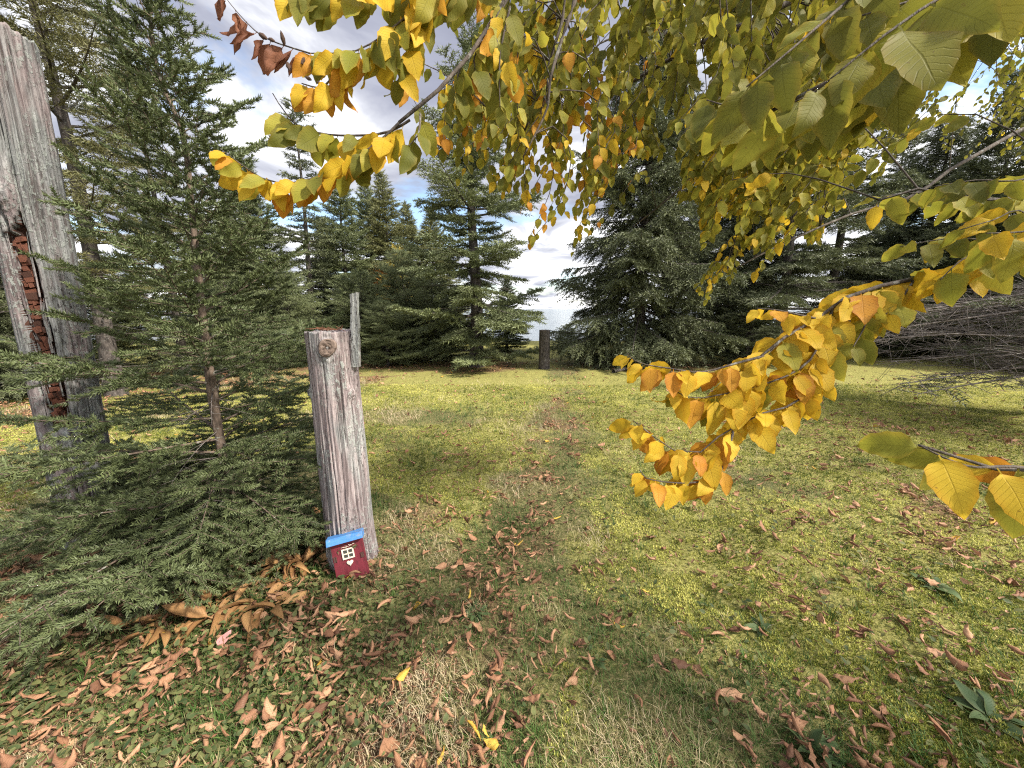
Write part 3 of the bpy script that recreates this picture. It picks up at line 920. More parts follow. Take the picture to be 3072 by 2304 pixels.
# ------------------------------------------------------------------ the two weathered posts
def log_mesh(name, base, top, r0, r1, seed, cracks, knots, flare=.12, mats=(), hollow=None, nth=180, nz=230, rough_top=.0, squash=1.0):
    """a weathered log: wandering cracks, grain ridges and knots are displaced into its surface"""
    base, top = np.asarray(base, float), np.asarray(top, float)
    H = np.linalg.norm(top - base)
    th = np.linspace(0, 2 * math.pi, nth, endpoint=False)
    zz = np.linspace(0, 1, nz)
    T, Z = np.meshgrid(th, zz)
    h = Z * H
    rad = r0 + (r1 - r0) * Z + flare * r0 * np.exp(-h / .12)
    cx_, sx_ = np.cos(T), np.sin(T)
    rad = rad * (1 + .07 * (fbm(cx_ * 1.6 + 5, sx_ * 1.6, h * .8, seed, 3) - .5) * 2)
    rad = rad + .017 * (fbm(cx_ * 13, sx_ * 13, h * 1.3, seed + 3, 3) - .5) + .010 * (fbm(cx_ * 30, sx_ * 30, h * 2.6, seed + 9, 2) - .5)
    for (tc, z0, z1, wd, dp) in cracks:             # angle, from, to, width (rad), depth (m)
        cen = tc + .10 * (vnoise(h * 2.2, tc * 7, 0, seed + 5) - .5) + .03 * (vnoise(h * 11, tc * 3, 0, seed + 6) - .5)
        dt = np.abs((T - cen + math.pi) % (2 * math.pi) - math.pi)
        env = sstep(z0 - .02, z0 + .06, Z) * (1 - sstep(z1 - .06, z1 + .02, Z))
        rad = rad - 1.5 * dp * env * np.exp(-(dt / wd) ** 2)
    for (tc, hc, size, hgt) in knots:
        dt = ((T - tc + math.pi) % (2 * math.pi) - math.pi) * r0
        dd_ = np.sqrt(dt ** 2 + ((h - hc) * .8) ** 2) / size
        rad = rad + hgt * np.exp(-dd_ ** 2 * 1.2) * (1 + .35 * np.cos(dd_ * 13))
    if hollow is not None:
        tc, wd, h0, h1, dp = hollow
        edge = .42 * (fbm(h * 4.0, cx_ * 2, sx_ * 2, seed + 40, 4) - .5) * 2
        dt = np.abs((T - tc - .10 * np.sin(h * 2) + math.pi) % (2 * math.pi) - math.pi)
        inside = (1 - sstep(wd * .86, wd * 1.06, dt + edge * wd * .8)) * sstep(h0 - .01, h0 + .05, h) * (1 - sstep(h1 - .012, h1 + .012, h + .30 * (fbm(cx_ * 9, sx_ * 9, 0, seed + 44, 3) - .5)))
        rad = rad - dp * inside
        mask = inside.copy()
    else:
        mask = np.zeros_like(rad)
    axis = (top - base) / H
    ex = unit(np.cross(axis, (0, 1, 0.0)) * -1) if abs(axis[1]) < .9 else np.array((1., 0, 0))
    ex = unit(np.cross((0, 1, 0), axis))
    ey = np.cross(axis, ex)
    hz = h.copy()
    rt = rough_top * (fbm(np.cos(th) * 6, np.sin(th) * 6, 0, seed + 20, 3) - .5) * 2
    hz = hz + rt[None] * sstep(.75, 1, Z)
    v = (rad * cx_)[..., None] * ex + (rad * sx_)[..., None] * ey * squash + hz[..., None] * axis
    i = np.arange(nz - 1)[:, None] * nth
    j = np.arange(nth)[None]
    j2 = (j + 1) % nth
    q = np.stack([i + j, i + j2, i + nth + j2, i + nth + j], -1).reshape(-1, 4)
    f = np.concatenate([q[:, [0, 1, 2]], q[:, [0, 2, 3]]])
    vv = [v.reshape(-1, 3)]
    ff = [f]
    aa = [mask.ravel()]
    # broken top: rings shrinking to the middle
    prev = np.arange(nth) + (nz - 1) * nth
    n0 = nz * nth
    for k, sc in enumerate((.82, .6, .36, .12)):
        ring = v[-1] * 1.0
        cen = axis * (H + rough_top * -.2)
        ring = cen + (ring - cen) * sc + axis * (.018 * (vnoise(np.cos(th) * 5 * sc + k, np.sin(th) * 5 * sc, 0, seed + 30) - .6))[:, None]
        vv.append(ring)
        aa.append(np.zeros(nth))
        cur = np.arange(nth) + n0
        n0 += nth
        r2 = np.roll(np.arange(nth), -1)
        ff.append(np.stack([prev, prev[r2], cur[r2]], -1))
        ff.append(np.stack([prev, cur[r2], cur], -1))
        prev = cur
    vv.append((axis * H)[None])
    aa.append(np.zeros(1))
    ff.append(np.stack([prev, np.roll(prev, -1), np.full(nth, n0)], -1))
    me = new_mesh(name, np.concatenate(vv), np.concatenate(ff), {'hollow': np.concatenate(aa)}, mats, True)
    return me, (ex, ey, axis, H), rad


CAMDIR = -math.pi / 2                                # log angle that faces the camera (ey points away)


def short_post():
    d = 2.12
    b, t = V(1060, 1700, d), V(989, 993, d)
    gzv = float(gz(b[0], b[1]))
    b[2] = gzv - .04
    zc = project(b)[2]
    root = thing('short_post', 'short weathered grey log post with a knot, holding up a red and blue toy door', 'post', b)
    fr = CAMDIR
    cr = [(fr + .05, .0, .98, .022, .014), (fr + .42, .32, .8, .016, .012), (fr - .38, .0, .62, .018, .015), (fr - .12, .0, .26, .05, .020), (fr + .5, .0, .22, .06, .02),
          (fr - .7, .05, .75, .02, .014), (fr + .85, .0, .5, .03, .018), (fr + .25, .0, .18, .05, .022), (fr + .70, .55, .92, .03, .018), (fr - .2, .55, .62, .05, .012), (fr + 1.15, .0, .9, .03, .02), (fr - 1.1, .1, .9, .03, .02)]
    kn = [(fr - 1.2, 1.09, .026, .020), (fr + 1.1, 1.09, .030, .022)]
    r0, r1 = 70 / FPX * zc, 68 / FPX * project(t)[2]
    aK, hK = fr + .30, .945 * float(np.linalg.norm(t - b))
    kn.append((aK, hK, .060, .013))
    me, (ex, ey, ax, H), rad = log_mesh('post_log', b, t, r0 * .93, r1, 3, cr, kn, .16, [M_wood_a], rough_top=.010)
    link('log', me, root)
    # the big knot near the top: nested rings standing proud of the log
    kc = ax * hK + (ex * math.cos(aK) + ey * math.sin(aK)) * (r1 + .009)
    kn_ = MB()
    nn = 28
    phi = np.linspace(0, 2 * math.pi, nn, endpoint=False)
    prof = [(.036, -.020), (.035, .004), (.031, .011), (.027, .006), (.023, .013), (.018, .007), (.013, .011), (.007, .003), (.001, .002)]
    rings = []
    for k, (rr, hh) in enumerate(prof):
        wob = 1 + .10 * np.sin(phi * 2 + .5) + .06 * np.sin(phi * 3 + k)
        rings.append(np.stack([rr * wob * np.cos(phi), -hh - .002 * np.sin(phi * 5 + k), 1.18 * rr * wob * np.sin(phi) - .12 * (.036 - rr)], -1))
    v = np.concatenate(rings)
    f = []
    for k in range(len(prof) - 1):
        for j in range(nn):
            a0, a1 = k * nn + j, k * nn + (j + 1) % nn
            f += [(a0, a1, a1 + nn), (a0, a1 + nn, a0 + nn)]
    ra = aK - CAMDIR
    rz = np.array(((math.cos(ra), -math.sin(ra), 0), (math.sin(ra), math.cos(ra), 0), (0, 0, 1)))
    kn_.add((v * 1.2) @ rz.T + kc, f)
    link('knot', kn_.mesh('knot', [simple('knot_wood', (.050, .034, .026), (.22, .165, .135), 60.0, .85, .6)], True), root)
    # upright sliver left standing on the right edge
    s0, s1 = V(1069, 1100, d - .02) - b, V(1063, 880, d - .02) - b
    sv, sf = [], []
    n = 14
    r = np.random.default_rng(2)
    for k in range(n):
        q = k / (n - 1)
        c = s0 + (s1 - s0) * q
        wx = .0195 * (1 - .14 * q) + .0015 * r.normal()
        wy = .017 + .001 * r.normal()
        for (a_, b_) in ((-1, -1), (-.35, -1.12), (.3, -.9), (1, -1), (1, 1), (-1, 1)):
            sv.append(c + np.array((a_ * wx + .001 * r.normal(), b_ * wy, .006 * a_ * (k == n - 1))))
    for k in range(n - 1):
        for j in range(6):
            a0, a1 = k * 6 + j, k * 6 + (j + 1) % 6
            sf += [(a0, a1, a1 + 6), (a0, a1 + 6, a0 + 6)]
    e = (n - 1) * 6
    sf += [(e, e + 1, e + 2), (e, e + 2, e + 3), (e, e + 3, e + 4), (e, e + 4, e + 5)]
    link('wood_sliver', MB().add(sv, sf).mesh('wood_sliver', [M_sliver]), root)
    return root, b, ax, r0


far_post()
POST2, P2B, P2AX, P2R = short_post()


def tall_post():
    d = 2.25
    b, t = V(305, 1690, d), V(-20, 100, d)
    b[2] = float(gz(b[0], b[1])) - .04
    t = b + (t - b) * 1.0
    root = thing('tall_post', 'tall weathered grey log post with a rotten red brown hollow at the left edge', 'post', b)
    zc = project(b)[2]
    r0, r1 = .140, .142
    fr = CAMDIR + .72                               # faces the camera, which stands to the right of it
    cr = [(fr + .35, .0, .86, .014, .022), (fr + .02, .45, .99, .016, .014), (fr - .55, .62, 1.0, .05, .028), (fr - .2, .78, 1.0, .06, .03), (fr - .85, .7, 1.0, .06, .03), (fr + .15, .72, 1.0, .03, .018),
          (fr + .75, .1, .95, .02, .014), (fr - .40, .80, 1.0, .03, .03), (fr + .2, .0, .2, .05, .03), (fr - .2, .0, .22, .05, .03), (fr - 1.25, .0, .75, .05, .035), (fr + 1.2, .0, .9, .04, .02), (fr + .28, .3, 1.0, .02, .016), (fr + .62, .35, 1.0, .025, .018), (fr - .05, .55, 1.0, .05, .022), (fr + .45, .6, 1.0, .04, .02), (fr + .10, .0, .5, .02, .018)]
    kn = [(fr - .45, 2.10, .050, .030)]
    h0, h1 = .84, 1.95
    hollow = (fr - .36, .40, h0, h1, .080)
    me, (ex, ey, ax, H), rad = log_mesh('post_log', b, t, r0, r1, 14, cr, kn, .10, [M_wood_b, M_rot_dark], hollow, rough_top=.035)
    # faces in the hollow take the rot material
    msk = np.empty(len(me.vertices), np.float32)
    me.attributes['hollow'].data.foreach_get('value', msk)
    fv = np.empty(len(me.loops), np.int32)
    me.loops.foreach_get('vertex_index', fv)
    mi = (msk[fv].reshape(-1, 3).mean(1) > .45).astype(np.int32)
    me.polygons.foreach_set('material_index', mi)
    link('log', me, root)
    # cube-cracked rot: separate blocks and long splinters lying in the hollow
    r = np.random.default_rng(4)
    blocks = []
    for k in range(6):
        v, f = box(1, 1, 1)
        v = v + r.normal(0, .06, v.shape)
        blocks.append(new_mesh('rot_block', v, f, {'rnd': np.zeros(8)}, [M_rot if k % 3 else M_rot_dark]))
    h = h0 + .02
    while h < h1 - .05:
        hh = r.uniform(.014, .034)
        tc = fr - .36 + .10 * math.sin(h * 2) + .04
        n = r.integers(2, 5)
        cut = np.sort(np.r_[0, r.random(n - 1), 1])
        for k in range(n):
            w_ = (cut[k + 1] - cut[k]) * .52
            if w_ < .03 or r.random() < .03:
                continue
            a = tc - .30 + .52 * (cut[k] + cut[k + 1]) / 2
            rr = (r0 + (r1 - r0) * h / H) - .060 + r.normal(0, .006)
            p = ex * rr * math.cos(a) + ey * rr * math.sin(a) + ax * (h + r.normal(0, .008))
            o = link('rot_block', blocks[r.integers(0, 6)], root, Vector(p))
            o.scale = (w_ * rr * 1.04, .045, hh * r.uniform(.92, 1.25))
            o.rotation_euler = (r.normal(0, .05), -.17 + r.normal(0, .05), a + math.pi / 2 + r.normal(0, .07))
        h += hh
    sp = MB()
    for k in range(34):
        a = fr - .36 + r.choice([-.34, .34]) * r.uniform(.7, 1.05) + .10 * math.sin(h0 * 2)
        z0_ = r.uniform(h0 - .02, h1 - .2)
        a += .10 * (math.sin(z0_ * 2) - math.sin(h0 * 2))
        rr = r0 - r.uniform(.012, .05)
        L = r.uniform(.08, .28)
        q = np.array([ex * (rr + d_) * math.cos(a + e_) + ey * (rr + d_) * math.sin(a + e_) + ax * (z0_ + t_ * L) for t_, d_, e_ in ((0, 0, 0), (.5, .004, r.normal(0, .02)), (1, .008, r.normal(0, .05)))])
        sp.add(*tube(q, [.005, .004, .0008], 4))
    link('splinters', sp.mesh('splinters', [M_wood_b]), root)['kind'] = 'stuff'
    return root


tall_post()

# ------------------------------------------------------------------ toy door leaning on the short post
def bevel_mesh(name, v, f, mats, w=.0025):
    import bmesh
    bm = bmesh.new()
    vs = [bm.verts.new(p) for p in v]
    bm.faces.ensure_lookup_table()
    for t in f:
        bm.faces.new([vs[i] for i in t])
    bmesh.ops.recalc_face_normals(bm, faces=bm.faces)
    bmesh.ops.dissolve_limit(bm, angle_limit=.01, verts=bm.verts, edges=bm.edges)
    bmesh.ops.bevel(bm, geom=bm.edges[:], offset=w, segments=2, affect='EDGES', profile=.6)
    me = bpy.data.meshes.new(name)
    bm.to_mesh(me)
    bm.free()
    for m_ in mats:
        me.materials.append(m_)
    return me


def toy_door():
    d = 1.93
    c = V(1062, 1735, d)
    c[2] = float(gz(c[0], c[1])) + .005
    root = thing('toy_door', 'small red wooden toy door with a blue roof, leaning on the short post', 'toy door', c)
    root.rotation_euler = (-R_(15), R_(-9), R_(15))
    W, Hh, T = .172, .225, .024
    link('door_board', bevel_mesh('door_board', *box(W, T, Hh, (0, 0, Hh / 2)), [M_red]), root)
    # a sloping roof plank that overhangs the front
    v, f = box(W + .022, .070, .040, (0, -.012, Hh + .012))
    v[(v[:, 1] < -.03) & (v[:, 2] > Hh)] += (0, .016, -.004)
    link('roof', bevel_mesh('roof', v, f, [M_blue], .003), root)
    yf = -T / 2
    zc, wx, wz = .147, .064, .050
    win = link('window', bevel_mesh('window', *box(wx - .004, .003, wz - .004, (0, yf - .0012, zc)), [M_pane], .0004), root)
    fm = MB()
    bar = .0075
    for (sx, sz, cx0, cz0) in ((wx, bar, 0, wz / 2), (wx, bar, 0, -wz / 2), (bar, wz - bar, -wx / 2 + bar / 2, 0), (bar, wz - bar, wx / 2 - bar / 2, 0), (bar * .8, wz - bar, 0, 0), ((wx - 2.8 * bar) / 2, bar * .8, -wx / 4 + .0006, 0), ((wx - 2.8 * bar) / 2, bar * .8, wx / 4 - .0006, 0)):
        fm.add(*box(sx, .005, sz, (cx0, yf - .0048, zc + cz0)))
    link('frame', fm.mesh('frame', [M_cream]), win)
    pm = new_mesh('pane', *box(.019, .0012, .015), {}, [M_pane])
    for sx in (-1, 1):
        for sz in (-1, 1):
            link('pane', pm, win, Vector((sx * .0145, yf - .0036, zc + sz * .0105)))
    # raised heart under the window
    n = 40
    th = np.linspace(0, 2 * math.pi, n, endpoint=False)
    hx, hz = 16 * np.sin(th) ** 3, 13 * np.cos(th) - 5 * np.cos(2 * th) - 2 * np.cos(3 * th) - np.cos(4 * th)
    k = .0011
    front = np.stack([hx * k, np.full(n, yf - .005), hz * k + .093], -1)
    back = front + (0, .006, 0)
    inn = front * 1.0
    inn[:, 0] *= .8
    inn[:, 2] = .093 + (front[:, 2] - .093) * .8
    inn[:, 1] -= .0015
    v = np.vstack([back, front, inn, [(0, yf - .0068, .094)]])
    f = []
    for a in range(n):
        b = (a + 1) % n
        for o_ in (0, n):
            f += [(o_ + a, o_ + b, o_ + n + b), (o_ + a, o_ + n + b, o_ + n + a)]
        f.append((2 * n + a, 2 * n + b, 3 * n))
    link('heart', new_mesh('heart', v, np.array(f), {}, [M_cream], True), root)
    for sx, zz in ((-1, .130), (1, .118)):
        hb = MB()
        hb.add(*box(.014, .003, .030, (sx * (W / 2 - .013), yf - .0016, zz)))
        hb.add(*tube(np.array([(sx * (W / 2 - .021), yf - .004, zz - .014), (sx * (W / 2 - .021), yf - .004, zz + .014)]), .0026, 6))
        link('hinge', hb.mesh('hinge', [M_hinge]), root)
    # a wisp of dried vine over the window
    vine = MB()
    for k_ in range(3):
        q = np.array([(-.03 + .02 * k_ + .008 * i, yf - .004 - .002 * (i % 2), .185 + .004 * math.sin(i * 1.7 + k_) + .003 * k_) for i in range(5)])
        vine.add(*tube(q, .0014, 4))
    link('trim', vine.mesh('trim', [M_cream]), root)


toy_door()

# ------------------------------------------------------------------ leaves
def leaf_template(seed, fold=.25, bend=.35, wid=.33, curl=0.0, ns=9, across=3, serr=.05, petiole=True, tip=1.0, tw=0.0, crumple=0.0):
    """ovate toothed leaf of unit length along +Y, upper face +Z"""
    r = np.random.default_rng(seed)
    t = np.linspace(0, 1, ns + 1)
    w = wid * 2.45 * t ** .58 * (1 - t) ** .98
    w = np.maximum(w, 0)
    w[0] = .02
    w[-1] = .001
    ser = 1 + serr * np.where(np.arange(ns + 1) % 2 == 0, 1, -1)
    w = w * ser
    us = np.linspace(-1, 1, across)
    v, ua, va = [], [], []
    ang = 0
    y, z = 0.0, 0.0
    ph = r.uniform(0, 6.28)
    cen = []
    for k in range(ns + 1):
        cen.append((y, z, ang))
        ang = -bend * ((k + 1) / ns) + .10 * math.sin(ph + k * 1.1)
        y += math.cos(ang) / ns
        z += math.sin(ang) / ns
    for k in range(ns + 1):
        y, z, ang = cen[k]
        for u in us:
            x = u * w[k]
            if curl:
                cc = curl * (1 + .25 * math.sin(ph + k * .7))
                rr = w[k] / cc if w[k] > 1e-3 else 1e-3
                th = u * cc
                lx, lz = rr * math.sin(th), rr * (1 - math.cos(th))
            else:
                lx, lz = x * math.cos(fold), abs(x) * math.sin(fold) + .03 * math.sin(ph + k * 1.3 + u * 2) * abs(u)
            if tw:
                a_ = tw * (k / ns - .5)
                lx, lz = lx * math.cos(a_) - lz * math.sin(a_), lx * math.sin(a_) + lz * math.cos(a_)
            v.append((lx, y - lz * math.sin(ang), z + lz * math.cos(ang)))
            ua.append(u * (w[k] / max(wid, 1e-3)) if False else u)
            va.append(k / ns)
    if crumple:
        v = [tuple(np.array(p) + r.normal(0, crumple, 3) * (.4, .3, 1)) for p in v]
    f = []
    for k in range(ns):
        for j in range(across - 1):
            a0 = k * across + j
            f += [(a0, a0 + 1, a0 + across + 1), (a0, a0 + across + 1, a0 + across)]
    if petiole:
        n = len(v)
        v += [(-.012, -.16, .01), (.012, -.16, .01), (-.010, .01, 0), (.010, .01, 0)]
        ua += [0, 0, 0, 0]
        va += [0, 0, 0, 0]
        f += [(n, n + 1, n + 3), (n, n + 3, n + 2)]
    return np.array(v), np.array(f), np.array(ua), np.array(va)


LEAVES = [leaf_template(1, .14, .40), leaf_template(2, .28, .25, .32), leaf_template(3, .08, .65, .34), leaf_template(4, .36, .5, .33, tw=.35), leaf_template(5, .16, .15, .36, tw=-.4), leaf_template(6, .22, .9, .33)]
CURLED = [leaf_template(11, bend=.15, wid=.34, curl=2.6, ns=6, across=5, serr=.06, crumple=.022), leaf_template(12, bend=.5, wid=.32, curl=3.0, ns=6, across=5, serr=.05, crumple=.022), leaf_template(13, bend=-.4, wid=.33, curl=1.7, ns=6, across=5, serr=.07, tw=1.9, crumple=.03), leaf_template(14, bend=.1, wid=.36, curl=3.1, ns=6, across=5, serr=.05, tw=.5, crumple=.02), leaf_template(15, bend=.9, wid=.34, curl=1.4, ns=6, across=5, serr=.07, tw=-1.2, crumple=.04), leaf_template(16, bend=.2, wid=.36, curl=1.0, ns=6, across=5, serr=.07, tw=.8, crumple=.05)]


def leaf_mesh(name, tpl, mt):
    v, f, u, va = tpl
    return new_mesh(name, v, f, {'u': u, 'v': va}, [mt], True)


def mat_from(rot, pos, s):
    m_ = Matrix.Identity(4)
    for i in range(3):
        for j in range(3):
            m_[i][j] = rot[i, j] * (s[j] if np.ndim(s) else s)
        m_[i][3] = pos[i]
    return m_


# ------------------------------------------------------------------ the leaning leafy tree
class Leafy:
    def __init__(self):
        self.pos, self.ax, self.nr, self.sz, self.cl = [], [], [], [], []
        self.wood = []


LT = Leafy()
r_l = np.random.default_rng(77)
DOWN = np.array((0, 0, -1.0))


def pick(weights):
    k = list(weights)
    p = np.array([weights[x] for x in k], float)
    return k[r_l.choice(len(k), p=p / p.sum())]


def shoot(pts, n, size, hang, colours, rad=.0035, s0=.05, s1=1.0, spread=.6, npts=14, face=1.15, tip_cols=None):
    """a twig along 3-D points carrying n leaves alternately on its two sides"""
    n, size = int(n * 1.4), size * .86
    pts = smooth_path(pts, npts)
    LT.wood.append((pts, np.linspace(rad, rad * .35, npts)))
    tg = unit(np.gradient(pts, axis=0))
    for k in range(n):
        s = s0 + (s1 - s0) * (k + r_l.uniform(-.3, .3) + .5) / n
        x = np.clip(s, 0, 1) * (npts - 1)
        i = min(int(x), npts - 2)
        p = pts[i] + (pts[i + 1] - pts[i]) * (x - i)
        t = tg[i]
        side = unit(np.cross(t, (0, 0, 1.0)) + 1e-6) * (1 if k % 2 else -1)
        a = unit(t * .55 + side * spread + DOWN * hang + r_l.normal(0, .30, 3))
        toc = unit(C_ - p)
        nr = unit(toc * face + np.array((0, 0, .55)) + r_l.normal(0, .45, 3))
        L = size * r_l.uniform(.72, 1.18) * (1.0 - .25 * max(0, s - .8) / .2)
        LT.pos.append(p + a * L * .14)
        LT.ax.append(a)
        LT.nr.append(nr)
        LT.sz.append(L)
        cc = tip_cols if (tip_cols and s > .6) else colours
        LT.cl.append(pick(cc))


TRUNK = np.array((3.7, -0.35, 0.0))


def limb(pts, r0, r1, n=24):
    q = smooth_path(pts, n)
    LT.wood.append((q, np.linspace(r0, r1, n)))
    return q


def PP(*a):
    return [P(*p) for p in a]


OL = {'olive': 5.5, 'lime': 4.5, 'yellow': .6, 'orange': .35}
OY = {'olive': 3, 'lime': 3, 'yellow': 3, 'orange': 1}
YE = {'yellow': 8, 'orange': .5, 'lime': 1.8}
YO = {'yellow': 7, 'orange': 1.4}
GR = {'olive': 5.5, 'lime': 3, 'yellow': .15}
BR = {'brown': 1}
limbs = []
tz = lambda z: TRUNK + (0, 0, z)
# main limbs, from the trunk over the view
limbs.append(limb([tz(2.5), np.array((3.6, 1.7, 3.1)), P(2700, -150, 1.75), P(2330, 30, 1.85), P(2080, 140, 1.95), P(1930, 225, 2.05), P(1820, 290, 2.15), P(1720, 350, 2.3)], .045, .006, 40))
limbs.append(limb([tz(2.9), np.array((3.4, 1.5, 3.5)), P(2300, -420, 1.5), P(1760, -160, 1.6), P(1700, 20, 1.62), P(1660, 150, 1.64), P(1630, 250, 1.66), P(1605, 330, 1.68), P(1560, 420, 1.7)], .035, .004, 36))
limbs.append(limb([P(1760, -160, 1.6), P(1725, 0, 1.5), P(1688, 110, 1.5), P(1650, 240, 1.5), P(1640, 330, 1.52), P(1570, 470, 1.55)], .012, .003, 20))
limbs.append(limb([tz(3.1), np.array((3.0, 1.2, 3.6)), P(1900, -330, 1.2), P(1620, -120, 1.1), P(1515, 0, 1.05), P(1445, 124, 1.02), P(1385, 189, 1.0), P(1321, 263, .98), P(1261, 343, .96), P(1197, 368, .95)], .03, .004, 40))
limbs.append(limb([tz(2.0), np.array((4.0, 1.9, 2.3)), P(3250, 330, 2.9), P(2905, 477, 2.7), P(2743, 586, 2.6), P(2560, 640, 2.5), P(2330, 740, 2.4), P(2180, 820, 2.35)], .032, .004, 30))
limbs.append(limb([tz(2.2), np.array((4.3, 2.6, 3.0)), P(3200, 40, 3.6), P(2743, 277, 3.3), P(2580, 412, 3.1), P(2460, 540, 2.9), P(2350, 620, 2.7), P(2200, 640, 2.6)], .035, .004, 34))
limbs.append(limb([tz(1.5), np.array((2.6, 1.1, 1.75)), P(3072, 770, 1.1), P(2924, 813, 1.06), P(2745, 836, 1.04), P(2558, 883, 1.02), P(2452, 956, 1.0), P(2365, 1003, .98), P(2305, 1063, .97), P(2265, 1083, .96)], .024, .003, 36))
limbs.append(limb([tz(1.2), np.array((2.2, .75, 1.3)), P(3200, 1420, .62), P(2984, 1399, .58), P(2864, 1395, .56), P(2758, 1336, .56)], .012, .002, 20))
limbs.append(limb([tz(2.3), np.array((2.4, .7, 2.5)), P(3300, -150, .75), P(2950, 0, .62), P(2700, 130, .58), P(2400, 300, .6), P(2280, 350, .64)], .016, .003, 26))
limbs.append(limb([tz(1.8), np.array((2.8, 1.0, 2.0)), P(3200, 560, 1.25), P(2980, 600, 1.2), P(2700, 560, 1.2), P(2640, 600, 1.2)], .018, .003, 24))
limbs.append(limb([tz(3.3), np.array((3.4, 2.5, 4.2)), P(2600, -200, 3.1), P(2250, -60, 3.0), P(1980, 60, 3.0), P(1800, 130, 3.05), P(1680, 260, 3.1)], .03, .005, 34))
limbs.append(limb([tz(2.6), np.array((3.9, 2.8, 3.4)), P(2850, -60, 2.9), P(2600, 60, 2.8), P(2380, 250, 2.75), P(2200, 420, 2.7), P(2050, 560, 2.7), P(1900, 680, 2.75)], .03, .004, 34))

# the two near leaf rows at the upper left
shoot(PP((1197, 368, .95), (1130, 430, .94), (1020, 500, .93), (900, 545, .92), (800, 540, .91), (720, 490, .91), (660, 445, .90)), 30, .086, .75, {'yellow': 3, 'orange': 2, 'lime': 2, 'olive': 1}, tip_cols={'yellow': 5, 'orange': 1.5, 'lime': 2})
shoot(PP((1230, 360, .955), (1150, 400, .97), (1000, 405, .98), (900, 380, .98), (850, 330, .98), (818, 280, .98)), 16, .092, .95, {'lime': 3, 'olive': 3, 'yellow': 2}, s1=.85)
shoot(PP((1261, 343, .96), (1255, 400, .93), (1225, 440, .92)), 4, .10, .9, GR)
shoot(PP((1420, 30, 1.04), (1330, -20, 1.0), (1251, 25, .98), (1182, 80, .97), (1132, 119, .96), (1062, 154, .95), (993, 159, .94), (930, 160, .94)), 24, .098, 1.0, {'olive': 2, 'lime': 3, 'yellow': 3, 'orange': 1}, s0=.28)
shoot(PP((1062, 154, .95), (1000, 230, .95), (960, 262, .95), (905, 250, .95)), 9, .088, 1.1, {'yellow': 3, 'orange': 4})
shoot(PP((930, 160, .94), (878, 144, .94), (819, 124, .935), (774, 99, .93), (724, 50, .92), (682, 0, .92), (660, -30, .92)), 8, .075, 1.2, BR, rad=.002, spread=.25)
shoot(PP((1290, 20, 1.0), (1240, 110, 1.0), (1215, 170, 1.0), (1200, 240, 1.0)), 9, .095, 1.1, {'lime': 3, 'yellow': 3, 'olive': 2})
shoot(PP((1500, -60, 1.05), (1350, -40, .98), (1180, -30, .95), (1000, -25, .93), (850, -40, .92)), 26, .098, 1.1, {'olive': 4, 'lime': 2, 'yellow': 2, 'orange': 1})
for (a, b) in (((1445, 124), (1430, 230)), ((1515, 0), (1480, 140)), ((1385, 189), (1390, 300)), ((1480, 60), (1545, 230)), ((1530, 20), (1500, 320))):
    shoot([P(*a, 1.03), P((a[0] + b[0]) / 2 - 15, (a[1] + b[1]) / 2, 1.03), P(*b, 1.04)], 6, .088, 1.1, {'olive': 4, 'lime': 2, 'yellow': 1, 'orange': .6})
# yellow branch at the right and its sprays
shoot(PP((2924, 813, 1.06), (2745, 836, 1.04), (2558, 883, 1.02), (2452, 956, 1.0), (2365, 1003, .98), (2305, 1063, .97), (2265, 1083, .96), (2192, 1156, .95)), 52, .108, .6, YE)
shoot(PP((2290, 1068, .965), (2212, 1089, .95), (2106, 1116, .94), (2010, 1105, .93), (1919, 1089, .93), (1880, 1059, .93)), 20, .072, .8, YO)
shoot(PP((2452, 956, 1.0), (2400, 945, .98), (2330, 930, .98), (2270, 925, .98)), 7, .062, .6, YE)
shoot(PP((2500, 920, 1.01), (2470, 1010, .99), (2420, 1090, .97), (2330, 1140, .96), (2180, 1180, .95), (2080, 1195, .95), (2020, 1170, .94)), 34, .098, .6, YE)
shoot(PP((2560, 890, 1.02), (2520, 1060, .98), (2399, 1202, .96), (2300, 1235, .95), (2166, 1302, .94), (2120, 1350, .93), (2060, 1358, .93), (1999, 1342, .93), (1946, 1296, .92), (1900, 1262, .92)), 40, .086, .6, YO, s0=.3)
shoot(PP((2200, 1290, .94), (2172, 1395, .92), (2119, 1440, .92), (2032, 1449, .91), (1939, 1435, .91), (1919, 1409, .91)), 14, .074, .7, YO, s0=.3)
shoot(PP((2600, 870, 1.03), (2600, 960, .98), (2560, 1040, .96)), 8, .095, .8, {'yellow': 3, 'lime': 3, 'olive': 1})
shoot(PP((2745, 836, 1.04), (2700, 900, 1.0), (2640, 960, .98)), 6, .10, .8, {'yellow': 4, 'lime': 2})
shoot(PP((3072, 770, 1.1), (2990, 760, .98), (2900, 770, .94), (2820, 840, .92)), 9, .115, .6, {'yellow': 4, 'lime': 3, 'orange': 1})
